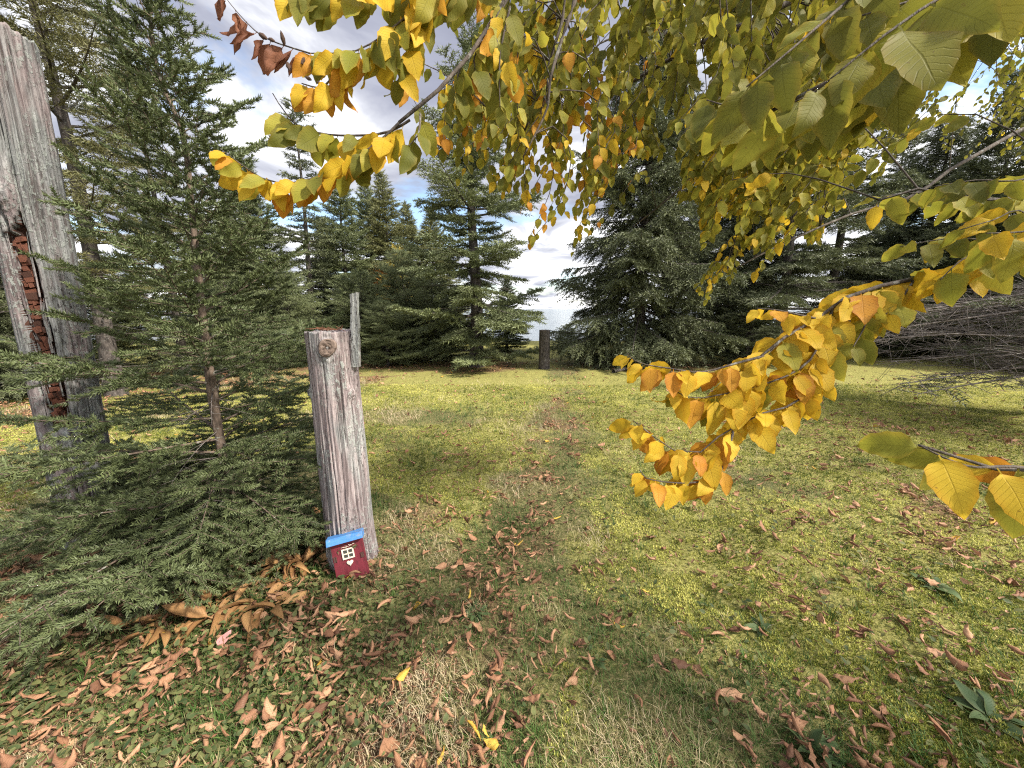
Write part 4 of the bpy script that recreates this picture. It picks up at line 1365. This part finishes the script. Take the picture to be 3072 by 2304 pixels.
# near leaves at the lower right corner and along the right edge
shoot(PP((3200, 1420, .62), (3040, 1400, .58), (2900, 1398, .56), (2758, 1336, .56)), 9, .105, .5, {'yellow': 4, 'lime': 2, 'orange': 1}, s0=.1)
shoot(PP((3200, 560, 1.25), (3000, 600, 1.2), (2850, 585, 1.2), (2680, 580, 1.2), (2620, 620, 1.2)), 15, .105, .7, {'lime': 5, 'olive': 3, 'yellow': 1})
shoot(PP((3200, 700, 1.2), (3000, 720, 1.15), (2850, 715, 1.15), (2700, 740, 1.15)), 11, .10, .6, {'lime': 5, 'olive': 3, 'yellow': 1})
shoot(PP((3240, 480, 1.1), (3060, 540, 1.05), (2930, 540, 1.05), (2800, 560, 1.05)), 12, .10, .65, {'lime': 5, 'olive': 3})
shoot(PP((3240, 800, 1.2), (3080, 640, 1.1), (2980, 660, 1.05), (2880, 690, 1.05)), 9, .10, .65, {'lime': 4, 'olive': 2, 'yellow': 1})
shoot(PP((3240, 640, .9), (3100, 690, .85), (2960, 700, .82)), 7, .12, .6, {'lime': 3, 'yellow': 3})
# very near leaves at the upper right
shoot(PP((3300, -150, .75), (2950, 0, .62), (2700, 130, .58), (2400, 300, .6), (2280, 350, .64)), 24, .125, .75, GR, s0=.1)
shoot(PP((3300, -150, .8), (2950, -60, .7), (2640, 30, .66), (2480, 80, .66)), 17, .12, .8, GR)
shoot(PP((2700, 190, .62), (2560, 290, .72), (2380, 350, .74), (2230, 330, .76), (2120, 300, .8)), 15, .105, .9, {'olive': 4, 'lime': 4, 'yellow': .6})
shoot(PP((3300, -170, .6), (3000, -90, .5), (2760, 30, .46), (2560, 180, .46), (2440, 280, .47)), 15, .115, .8, GR, s0=.15)
shoot(PP((2640, -80, .7), (2500, 40, .62), (2360, 160, .6), (2240, 260, .6)), 13, .105, .85, GR, s0=.1)
shoot(PP((2850, 60, .64), (2740, 170, .7), (2600, 300, .74)), 9, .11, .8, GR)


# the leaf mass: hanging twigs drawn from the nearest limb
def in_poly(x, y, poly):
    inside = False
    n = len(poly)
    for i in range(n):
        x0, y0 = poly[i]
        x1, y1 = poly[(i + 1) % n]
        if (y0 > y) != (y1 > y) and x < (x1 - x0) * (y - y0) / (y1 - y0) + x0:
            inside = not inside
    return inside


limb_pts = np.vstack(limbs)


def mass(poly, z0, z1, ntw, nl, size, colours, hang=.9, lean=(-.35, .12), length=(.22, .5)):
    poly = np.array(poly, float)
    lo, hi = poly.min(0), poly.max(0)
    k = 0
    while k < ntw:
        x, y = r_l.uniform(lo, hi)
        if not in_poly(x, y, poly):
            continue
        k += 1
        z = r_l.uniform(z0, z1)
        end = P(x, y, z)
        L = r_l.uniform(*length)
        st = end + np.array((-lean[0] * L + r_l.normal(0, .25 * L), r_l.normal(0, .25 * L), L * .85))
        st += r_l.normal(0, .12 * L, 3)
        dd = np.linalg.norm(limb_pts - st, axis=1)
        j = limb_pts[np.argmin(dd)]
        midp = (st + end) / 2 + r_l.normal(0, .03, 3) + (0, 0, .05 * L)
        jj = st + (j - st) * min(1, .9 / max(dd.min(), .01))
        path = np.array([jj, (jj + st) / 2 + (0, 0, .06), st, midp, end])
        frac = np.linalg.norm(st - jj) / max(np.linalg.norm(st - jj) + L, .01)
        shoot(path, int(nl * 1.25), size * .86, hang, colours, rad=.003, s0=frac * .6, spread=.75, npts=9)


mass([(1290, -40), (2000, -40), (2000, 300), (1780, 420), (1560, 470), (1420, 380), (1380, 180)], 1.5, 2.8, 64, 11, .096, OL)
mass([(1300, 420), (1460, 300), (1700, 330), (1900, 380), (1960, 480), (1800, 560), (1640, 560), (1460, 620), (1360, 560)], 1.5, 2.4, 54, 10, .090, {'olive': 4, 'lime': 4, 'yellow': 1.5, 'orange': .8})
mass([(1520, 600), (1600, 560), (1620, 700), (1540, 770)], 1.7, 2.1, 5, 8, .07, {'lime': 3, 'yellow': 3, 'orange': 2})
mass([(1640, 600), (1780, 560), (1760, 740), (1690, 790), (1650, 760)], 1.9, 2.5, 11, 9, .082, {'lime': 4, 'olive': 2, 'yellow': 2, 'orange': 1})
mass([(1900, -40), (2700, -40), (2600, 200), (2450, 520), (2000, 520), (1850, 300)], 1.4, 2.7, 92, 12, .102, GR)
mass([(2050, 480), (2480, 430), (2560, 600), (2430, 760), (2260, 820), (2120, 800), (2060, 640)], 1.8, 2.6, 80, 12, .100, {'lime': 6, 'yellow': 1.6, 'olive': 4})
mass([(2060, 590), (2200, 570), (2260, 640), (2120, 680)], 2.0, 2.2, 7, 10, .06, {'yellow': 5, 'lime': 1}, hang=.6, lean=(-.9, .1))
mass([(2080, 840), (2190, 780), (2200, 850), (2110, 920)], 2.2, 2.5, 6, 9, .07, {'lime': 4, 'yellow': 2})
mass([(2450, 420), (2700, 300), (2760, 420), (2640, 560), (2500, 600)], 2.4, 3.4, 18, 10, .08, {'olive': 5, 'lime': 3})
mass([(2600, 250), (3072, 60), (3100, 420), (2900, 480), (2700, 480)], 3.2, 4.2, 34, 8, .068, GR, length=(.25, .5))
mass([(2960, 250), (3100, 200), (3120, 520), (3000, 470)], 2.8, 3.6, 14, 8, .072, GR)
# unseen crown clusters right of the view, added to shade the lawn
for k_ in range(170):
    c = np.array((r_l.uniform(3.0, 8.2), r_l.uniform(.3, 5.2), r_l.uniform(2.9, 5.8))) if k_ < 45 else np.array((r_l.uniform(5.6, 8.8), r_l.uniform(1.0, 3.6), r_l.uniform(2.6, 4.4)))
    px, py, z = project(c)
    if z > .1 and -200 < px < 3400 and -500 < py < 2400:
        continue
    shoot(np.array([c + (0.2, 0, .3), c + (.1, .05, .15), c]), 9, .13, .6, GR, npts=4, rad=.004)


def build_leafy_tree():
    root = thing('deciduous_tree', 'leafy tree turning yellow whose branches hang into the view from the upper right', 'tree', TRUNK)
    tp = np.array([(0, 0, -.05), (0, 0, .1), (.02, .0, .8), (-.02, .02, 1.6), (-.06, .02, 2.4), (-.05, .05, 3.3), (.05, .1, 4.4), (.2, .2, 5.6)])
    link('trunk', MB().add(*tube(smooth_path(tp, 20), np.linspace(.16, .04, 20) * np.r_[1.35, 1.15, np.ones(18)], 14)).mesh('trunk', [M_bark], True), root)
    nl = len(limbs)
    twigs = MB()
    for k, (pts, rad) in enumerate(LT.wood):
        v, f = tube(pts - TRUNK, rad, 8 if rad[0] > .008 else 5)
        if rad[0] >= .0034 and k < nl + 40 and len(pts) >= 14:
            link('branch', MB().add(v, f).mesh('branch', [M_twig], True), root)
        else:
            twigs.add(v, f)
    link('twigs', twigs.mesh('twigs', [M_twig], True), root)['kind'] = 'stuff'
    pos, ax, nr, sz = np.array(LT.pos), np.array(LT.ax), np.array(LT.nr), np.array(LT.sz)
    cl = np.array(LT.cl)
    rot = frames(ax, nr)
    px, py, z = project(pos)
    vis = (z > .2) & (px > -60) & (px < 3130) & (py > -60) & (py < 2360)
    score = np.where(vis, sz / np.maximum(z, .2), 0)
    order = np.argsort(-score)
    big = set(order[:300].tolist())
    var = r_l.integers(0, 6, len(pos))
    cache = {}
    for i in order[:300]:
        key = (int(var[i]), cl[i])
        if key not in cache:
            tpl = LEAVES[key[0]]
            if key[1] == 'brown':
                tpl = CURLED[key[0]]
            cache[key] = leaf_mesh('leaf', tpl, M_leaf[key[1]])
        o_ = link('leaf', cache[key], root)
        o_.matrix_local = mat_from(rot[i], pos[i] - TRUNK, sz[i])
    for cname in LEAFC:
        vs, fs, us, vas, rn, n = [], [], [], [], [], 0
        for k in range(6):
            idx = np.array([i for i in range(len(pos)) if i not in big and var[i] == k and cl[i] == cname], int)
            if not len(idx):
                continue
            tpl = LEAVES[k] if cname != 'brown' else CURLED[k]
            v, f = scatter(tpl[0], tpl[1], pos[idx] - TRUNK, rot[idx], sz[idx])
            vs.append(v)
            fs.append(f + n)
            us.append(np.tile(tpl[2], len(idx)))
            vas.append(np.tile(tpl[3], len(idx)))
            rn.append(np.repeat(r_l.random(len(idx)), len(tpl[0])))
            n += len(v)
        if n:
            me_ = new_mesh('foliage', np.concatenate(vs), np.concatenate(fs), {'u': np.concatenate(us), 'v': np.concatenate(vas), 'rnd': np.concatenate(rn)}, [M_leaf_s[cname]], True)
            link('foliage', me_, root)['kind'] = 'stuff'
    # dark winter buds on the bare twig at the upper left
    bud = []
    phi = np.linspace(0, 2 * math.pi, 8, endpoint=False)
    prof = [(0, 0.05), (.2, .55), (.5, .8), (.8, .5), (1, .05)]
    v = np.array([(.22 * rr * math.cos(a), t_, .22 * rr * math.sin(a)) for t_, rr in prof for a in phi])
    f = [(k * 8 + j, k * 8 + (j + 1) % 8, k * 8 + 8 + (j + 1) % 8) for k in range(4) for j in range(8)] + [(k * 8 + j, k * 8 + 8 + (j + 1) % 8, k * 8 + 8 + j) for k in range(4) for j in range(8)]
    bm_ = new_mesh('bud', v, np.array(f), {}, [M_cone], True)
    for (bx_, by_, dx_, dy_, s_) in ((775, 100, 35, 22, .036), (805, 115, 32, 15, .026), (855, 140, -8, -30, .030), (893, 165, 25, 42, .034), (915, 168, -15, 30, .028), (860, 185, 12, 30, .034), (915, 230, 28, 14, .026), (950, 245, 22, 14, .022)):
        a_ = P(bx_, by_, .935)
        e_ = P(bx_ + dx_, by_ + dy_, .925)
        o_ = link('bud', bm_, root)
        o_.matrix_local = mat_from(frames(unit(e_ - a_)[None], np.array([[0.2, -1, .3]]))[0], a_ - TRUNK, s_)


build_leafy_tree()

# ------------------------------------------------------------------ grass, moss, ground cover
def in_view(x, y, m_=150):
    px, py, z = project(np.stack([x, y, np.zeros_like(x)], -1))
    return (z > .2) & (px > -m_) & (px < 3072 + m_) & (py < 2304 + 2 * m_)


def sample_ground(n, dmax, power, r):
    """points in view, thicker near the camera"""
    d = .75 + (dmax - .75) * r.random(n) ** power
    x = (r.random(n) * 2 - 1) * (d * 1.36 + .5)
    k = in_view(x, d)
    return x[k], d[k]


rg = np.random.default_rng(123)
# grass blades: two bent triangles-pairs
bt = np.array([(-.5, 0, 0), (.5, 0, 0), (-.36, .18, .55), (.36, .18, .55), (0, .62, .92)])
bf = np.array([(0, 1, 3), (0, 3, 2), (2, 3, 4)])
x, y = sample_ground(250000, 8.5, 1.8, rg)
mo, li, be = zones(x, y)
keep = rg.random(len(x)) < np.clip(1.0 - 1.05 * mo + .12 - .12 * be, .05, 1) * (1 - .45 * li)
x, y, be_k = x[keep], y[keep], be[keep]
tuft = fbm(x * 3.1, y * 3.1, 0, 91, 3)
hgt = (.012 + .024 * rg.random(len(x))) * (.6 + 1.2 * tuft) * (1 + .12 * y)
az = rg.uniform(0, 2 * math.pi, len(x))
lean_ = rg.uniform(.4, 1.5, len(x))
axv = np.stack([np.cos(az) * lean_, np.sin(az) * lean_, np.ones_like(az) * .55], -1)
rot = frames(np.stack([np.cos(az), np.sin(az), np.zeros_like(az)], -1), np.tile((0, 0, 1.0), (len(x), 1)))
sc = np.stack([.0016 + .0010 * rg.random(len(x)) + .00045 * y, hgt * lean_ * 1.5, hgt], -1)
v, f = scatter(bt, bf, np.stack([x, y, gz(x, y) - .004], -1), rot, sc)
green = fbm(x * 1.3, y * 1.3, 0, 141, 3)
tone = np.clip(1.05 - 1.0 * sstep(.38, .66, green + .12 * sstep(.2, 1.4, x)) + rg.normal(0, .24, len(x)), 0, 1)
me = new_mesh('grass', v, f, {'rnd': np.repeat(tone, 5)}, [M_grass])
tag(link('grass', me), 'short dry and green grass of the lawn', 'grass', None, 'stuff')

# taller tufts standing here and there
tx, ty = sample_ground(1500, 6.5, 1.3, rg)
kk_ = rg.random(len(tx)) < (1 - .55 * zones(tx, ty)[0])
tx, ty = tx[kk_], ty[kk_]
nb_ = rg.integers(8, 26, len(tx))
x, y = np.repeat(tx, nb_), np.repeat(ty, nb_)
az = rg.uniform(0, 2 * math.pi, len(x))
off_ = rg.random(len(x)) * .028
x, y = x + np.cos(az) * off_, y + np.sin(az) * off_
rot = frames(np.stack([np.cos(az), np.sin(az), np.zeros_like(az)], -1), np.tile((0, 0, 1.0), (len(x), 1)))
hgt = rg.uniform(.025, .075, len(x)) * np.repeat(rg.uniform(.6, 1.2, len(tx)), nb_)
sc = np.stack([.0026 + .0014 * rg.random(len(x)), hgt * rg.uniform(.7, 1.7, len(x)), hgt], -1)
v, f = scatter(bt, bf, np.stack([x, y, gz(x, y) - .004], -1), rot, sc)
tone = np.clip(np.repeat(rg.uniform(.05, .75, len(tx)), nb_) + rg.normal(0, .14, len(x)), 0, 1)
tag(link('grass_tufts', new_mesh('grass_tufts', v, f, {'rnd': np.repeat(tone, 5)}, [M_grass])), 'longer grass tufts standing up from the lawn', 'grass', None, 'stuff')

# moss: little upright tufts
mt_v, mt_f = [], []
for k in range(3):
    a = k * 2.39996
    d3 = np.array((math.cos(a) * .55, math.sin(a) * .55, .8))
    pp = np.array((-math.sin(a), math.cos(a), 0)) * .24
    n = len(mt_v)
    mt_v += [d3 * .05 - pp * .7, d3 * .05 + pp * .7, d3]
    mt_f.append((n, n + 1, n + 2))
mt_v, mt_f = np.array(mt_v), np.array(mt_f)
x, y = sample_ground(330000, 7.5, 1.7, rg)
mo, li, be = zones(x, y)
keep = rg.random(len(x)) < sstep(.38, .72, mo + .25 * (vnoise(x * 14, y * 14, 0, 301) - .5)) * (1 - .7 * li)
x, y = x[keep], y[keep]
cush = fbm(x * 11, y * 11, 0, 71, 3)
n = len(x)
az = rg.uniform(0, 2 * math.pi, n)
rot = frames(np.stack([np.cos(az), np.sin(az), np.zeros(n)], -1), unit(np.array((0, 0, 1.0)) + rg.normal(0, .25, (n, 3))))
v, f = scatter(mt_v, mt_f, np.stack([x, y, gz(x, y) + (cush - .5) * .05 + .004], -1), rot, (.007 + .008 * rg.random(n)) * (1 + .16 * y))
tone = np.clip(.12 + 1.5 * (fbm(x * 2.2, y * 2.2, 0, 321, 3) - .32) + 1.0 * (cush - .5) + rg.normal(0, .26, n), 0, 1)
tag(link('moss', new_mesh('moss', v, f, {'rnd': np.repeat(tone, len(mt_v))}, [M_moss])), 'yellow green moss cushions in the lawn', 'moss', None, 'stuff')

# small evergreen ground cover in the bed at the lower left and weeds through the lawn
GC = leaf_template(41, .2, .5, .34, ns=4, serr=0.0, petiole=True)
x, y = sample_ground(60000, 4.2, 1.2, rg)
mo, li, be = zones(x, y)
keep = rg.random(len(x)) < be * .36 + .05 * (fbm(x * 2.5, y * 2.5, 0, 401, 2) > .55)
x, y = x[keep], y[keep]
n = len(x)
az = rg.uniform(0, 2 * math.pi, n)
axv = unit(np.stack([np.cos(az), np.sin(az), rg.uniform(-.1, .8, n)], -1))
rot = frames(axv, unit(np.array((0, 0, 1.0)) + rg.normal(0, .35, (n, 3))))
v, f = scatter(GC[0], GC[1], np.stack([x, y, gz(x, y) + rg.uniform(.005, .05, n)], -1), rot, rg.uniform(.016, .040, n))
tag(link('ground_cover', new_mesh('ground_cover', v, f, {'u': np.tile(GC[2], n), 'v': np.tile(GC[3], n), 'rnd': np.repeat(rg.random(n), len(GC[0]))}, [M_weed_s], True)), 'dark green creeping ground cover in the bed at lower left', 'ground cover', None, 'stuff')

# ------------------------------------------------------------------ fallen leaves
x, y = sample_ground(60000, 11.0, 1.3, rg)
mo, li, be = zones(x, y)
clump = fbm(x * 3.3, y * 3.3, 0, 501, 3)
keep = rg.random(len(x)) < np.clip(.022 + .70 * li ** 2.0 * sstep(.34, .62, clump) + .09 * li, 0, 1) * np.where(y > 5, .8, 1)
x, y, be, li = x[keep], y[keep], be[keep], li[keep]
n = len(x)
az = rg.uniform(0, 2 * math.pi, n)
axv = unit(np.stack([np.cos(az), np.sin(az), rg.normal(0, .32, n)], -1))
nr = unit(np.array((0, 0, 1.0)) + rg.normal(0, .65, (n, 3)))
nr[rg.random(n) < .6] *= -1
rot = frames(axv, nr)
sz = .036 + .046 * rg.random(n) ** 1.3 + .018 * (rg.random(n) < .14)
zz = gz(x, y) + .016 + .022 * rg.random(n) + np.where(nr[:, 2] < 0, .012, 0)
pos = np.stack([x, y, zz], -1) - axv * sz[:, None] * .5
cls = np.array(['tan', 'brown', 'gold'])[rg.choice(3, n, p=[.66, .32, .02])]
var = rg.integers(0, 6, n)
px, py, z = project(pos)
inside = (px > 0) & (px < 3072) & (py < 2300)
score = np.where(inside, sz / z, 0)
order = np.argsort(-score)
near = order[:300]
cache = {}
MARKS = [((1425, 1838), 'by the dark rosette weed'), ((1060, 1745), 'at the foot of the toy door'), ((700, 1880), 'beside the withered hostas'), ((150, 1900), 'in the bed at the left edge'), ((300, 2250), 'at the lower left corner'), ((800, 2200), 'in ground cover by the bottom edge'),
         ((1300, 2200), 'on the dry grass by the bottom edge'), ((1800, 2230), 'on the moss by the bottom edge'), ((1750, 1950), 'by the little round leaved weed'), ((2420, 2150), 'in the furrow of leaves at lower right'), ((2960, 2160), 'by the broad leaved weed at the corner'), ((2300, 1800), 'on the sunlit moss at right'), ((2800, 1750), 'on the shaded moss at right'), ((1300, 1600), 'on the lawn right of the short post'), ((1700, 1650), 'on the leafy track across the lawn')]
CURLN = ['loosely curled', 'tightly curled', 'twisted', 'rolled up', 'cupped', 'half open']
CLN = {'tan': 'pale pinkish brown', 'brown': 'dark brown', 'gold': 'golden yellow'}
for i in near:
    key = (int(var[i]), cls[i])
    if key not in cache:
        cache[key] = leaf_mesh('fallen_leaf', CURLED[key[0]], M_fall[key[1]])
    o_ = link('fallen_leaf', cache[key])
    o_.matrix_world = mat_from(rot[i], pos[i], sz[i])
    mk = min(MARKS, key=lambda q: (q[0][0] - px[i]) ** 2 + (1.6 * (q[0][1] - py[i])) ** 2)[1]
    tag(o_, f'{CURLN[var[i]]} {CLN[cls[i]]} fallen leaf {mk}', 'leaf', 'fallen leaves ' + mk)
rest = np.setdiff1d(np.arange(n), near)
for cname in FALLC:
    vs, fs, us, vas, rn, nn = [], [], [], [], [], 0
    for k in range(6):
        idx = rest[(var[rest] == k) & (cls[rest] == cname)]
        if not len(idx):
            continue
        tpl = CURLED[k]
        v, f = scatter(tpl[0], tpl[1], pos[idx], rot[idx], sz[idx])
        vs.append(v)
        fs.append(f + nn)
        us.append(np.tile(tpl[2], len(idx)))
        vas.append(np.tile(tpl[3], len(idx)))
        rn.append(np.repeat(rg.random(len(idx)), len(tpl[0])))
        nn += len(v)
    me = new_mesh('leaf_litter', np.concatenate(vs), np.concatenate(fs), {'u': np.concatenate(us), 'v': np.concatenate(vas), 'rnd': np.concatenate(rn)}, [M_fall_s[cname]], True)
    tag(link('leaf_litter', me), {'tan': 'pale brown fallen leaves scattered over the lawn', 'brown': 'dark brown fallen leaves scattered over the lawn', 'gold': 'few golden fallen leaves scattered over the lawn'}[cname], 'fallen leaves', None, 'stuff')

x, y = sample_ground(60000, 5.5, 1.35, rg)
mo, li, be = zones(x, y)
keep = rg.random(len(x)) < np.clip(.04 + .5 * li, 0, 1)
x, y = x[keep], y[keep]
n = len(x)
az = rg.uniform(0, 2 * math.pi, n)
cv = np.array([(-.5, -.4, 0), (.45, -.5, .12), (.1, .1, -.06), (.4, .5, .1), (-.4, .45, .2)])
cf = np.array([(0, 1, 2), (1, 3, 2), (2, 3, 4), (0, 2, 4)])
axv = unit(np.stack([np.cos(az), np.sin(az), rg.normal(0, .4, n)], -1))
rot = frames(axv, unit(np.array((0, 0, 1.0)) + rg.normal(0, .6, (n, 3))))
sc = np.stack([rg.uniform(.004, .013, n), rg.uniform(.014, .036, n), np.full(n, .02)], -1)
v, f = scatter(cv, cf, np.stack([x, y, gz(x, y) + rg.uniform(.006, .03, n)], -1), rot, sc)
M_crumb = blade_mat('leaf_crumbs', [(0.0, (.07, .036, .022)), (.5, (.20, .105, .062)), (1.0, (.36, .21, .13))], .1)
tag(link('leaf_crumbs', new_mesh('leaf_crumbs', v, f, {'rnd': np.repeat(rg.random(n), 5)}, [M_crumb])), 'crumbled bits of dry leaf lying in the grass', 'leaf crumbs', None, 'stuff')

# ------------------------------------------------------------------ plants at the feet of the posts
HOSTA = [leaf_template(51 + k, .25, b, .17, curl=c, ns=7, across=4, serr=.01, petiole=True, tw=t) for k, (b, c, t) in enumerate(((1.0, .9, .3), (1.6, 1.3, -.5), (.6, .7, .6), (2.0, .8, .2)))]


def hosta(px, py, n, size, label, seed, up=.6):
    r = np.random.default_rng(seed)
    b = G(px, py)
    b[2] = float(gz(b[0], b[1]))
    root = thing('hosta_plant', label, 'plant', b, 'withered hostas by the posts')
    ms = [leaf_mesh('leaf', h, M_hosta) for h in HOSTA]
    for k in range(n):
        az = r.uniform(0, 2 * math.pi)
        a = unit(np.array((math.cos(az), math.sin(az), r.uniform(.1, 1.3) * up)))
        nr = unit(np.array((0, 0, 1.0)) + r.normal(0, .4, 3))
        p = np.array((r.normal(0, .045), r.normal(0, .04), .01 + .03 * r.random()))
        L = size * r.uniform(.75, 1.35)
        o_ = link('leaf', ms[r.integers(0, 4)], root)
        o_.matrix_local = mat_from(frames(a[None], nr[None])[0], p + a * L * .15, L)


hosta(890, 1700, 26, .17, 'withered brown hosta nearest the toy door', 1, .9)
hosta(800, 1840, 16, .17, 'withered tan hosta in front of the young spruce, left of the toy door', 2)
hosta(640, 1850, 15, .17, 'withered hosta with broad tan leaves under the young spruce boughs', 3)
hosta(470, 1880, 12, .16, 'withered hosta at the lower left edge of the young spruce', 4)
hosta(940, 1620, 16, .16, 'withered hosta against the left foot of the short post', 5, 1.0)

WEED = [leaf_template(61, .3, .7, .15, ns=6, serr=.08), leaf_template(62, .2, .4, .13, ns=6, serr=.08), leaf_template(63, .2, .9, .24, ns=6, serr=.0), leaf_template(64, .3, 1.1, .26, ns=6, serr=.0, tw=.4)]


def weed(name, px, py, n, size, label, kinds, mt, seed, up=(.1, .7), cat='weed'):
    r = np.random.default_rng(seed)
    b = G(px, py)
    b[2] = float(gz(b[0], b[1])) + .004
    root = thing(name, label, cat, b)
    ms = [leaf_mesh('leaf', WEED[k], mt) for k in kinds]
    for k in range(n):
        az = k * 2.39996 + r.uniform(-.3, .3)
        e = r.uniform(*up)
        a = np.array((math.cos(az) * math.cos(e), math.sin(az) * math.cos(e), math.sin(e)))
        L = size * r.uniform(.6, 1.15)
        o_ = link('leaf', ms[r.integers(0, len(ms))], root)
        o_.matrix_local = mat_from(frames(a[None], unit(np.array((0, 0, 1.0)) + r.normal(0, .25, 3))[None])[0], a * L * .1, L)


weed('rosette_weed', 1425, 1838, 24, .080, 'dark green rosette weed on the lawn among curled brown leaves', (0, 1), M_weed, 1)
weed('broadleaf_weed', 2960, 2160, 9, .13, 'broad leaved green weed at the lower right corner', (2, 3), M_weed, 2, (.2, .9))
weed('broadleaf_weed', 2800, 1770, 7, .11, 'small broad leaved weed in the shaded moss at right', (2, 3), M_weed, 3, (.2, .8))
weed('broadleaf_weed', 2440, 2260, 6, .10, 'broad leaved weed beside the heap of curled leaves', (2, 3), M_weed, 4, (.2, .9))
weed('broadleaf_weed', 1790, 1990, 7, .06, 'little round leaved weed near the middle of the lawn', (3,), M_weed, 5, (.3, .9))
weed('lime_weed', 800, 1735, 9, .075, 'lime green leafy weed left of the toy door', (3,), M_limeweed, 6, (.4, 1.2))
weed('broadleaf_weed', 860, 1940, 10, .060, 'round leaved green weed in front of the withered hostas', (3,), M_weed, 7, (.3, 1.0))
weed('broadleaf_weed', 470, 1960, 11, .060, 'round leaved green weed below the young spruce boughs', (3,), M_weed, 8, (.3, 1.0))
weed('broadleaf_weed', 2280, 1890, 8, .075, 'narrow leaved green weed in the moss at right', (0, 2), M_weed, 9, (.3, 1.0))

# grey stick of driftwood lying under the big spruce, and a twig by the hostas
q = np.array([G(1840, 1120), G(1880, 1113), G(1935, 1116)])
q[:, 2] += .05
c0 = q[0].copy()
tag(link('fallen_branch', MB().add(*tube(smooth_path(q - c0, 8), np.linspace(.05, .03, 8), 7)).mesh('fallen_branch', [M_dead], True), None, Vector(c0)), 'grey fallen branch lying under the big dense spruce', 'branch')
for (a, b, hh, lb) in (((455, 1870), (530, 1765), .12, 'thin grey stick leaning out of the leaves under the young spruce'), ((150, 1840), (200, 1870), .03, 'pale broken stick lying in the leaves at the left')):
    p0, p1 = G(*a), G(*b)
    p0[2], p1[2] = .015, hh
    m0 = (p0 + p1) / 2 + (0.01, 0, .012)
    tag(link('stick', MB().add(*tube(smooth_path(np.array([p0, m0, p1]) - p0, 7), np.linspace(.006, .003, 7), 6)).mesh('stick', [M_dead], True), None, Vector(p0)), lb, 'stick')
# a heap of dead needles and twigs caught on top of the short post
tp = P2B + P2AX * (np.linalg.norm(V(989, 993, 2.12) - P2B))
hp = MB()
rh = np.random.default_rng(6)
for k in range(26):
    a = np.array((rh.normal(-.01, .035), rh.normal(0, .045), .004 + .012 * rh.random()))
    dv = unit(np.array((rh.normal(), rh.normal(), rh.normal(0, .22)))) * rh.uniform(.03, .09)
    hp.add(*tube(np.array([a - dv / 2, a + dv / 2]), [.0018, .0010], 3, False))
tag(link('dead_twig_litter', hp.mesh('dead_twig_litter', [simple('rusty_twig', (.10, .04, .02), (.26, .12, .07), 90.0, .8, .3)]), None, Vector(tp)), 'rusty dead twigs caught on top of the short post', 'twigs', None, 'stuff')
p = G(668, 1945)
o_ = link('fallen_leaf', leaf_mesh('pink_leaf', leaf_template(91, .1, .3, .36, ns=6, serr=0.0), M_pink))
a = unit(np.array((.1, .8, .35)))
o_.matrix_world = mat_from(frames(a[None], np.array([[0, -.5, .9]]))[0], p + (0, -.02, .03), .075)
tag(o_, 'round pink leaf lying in the ground cover below the young spruce', 'leaf')
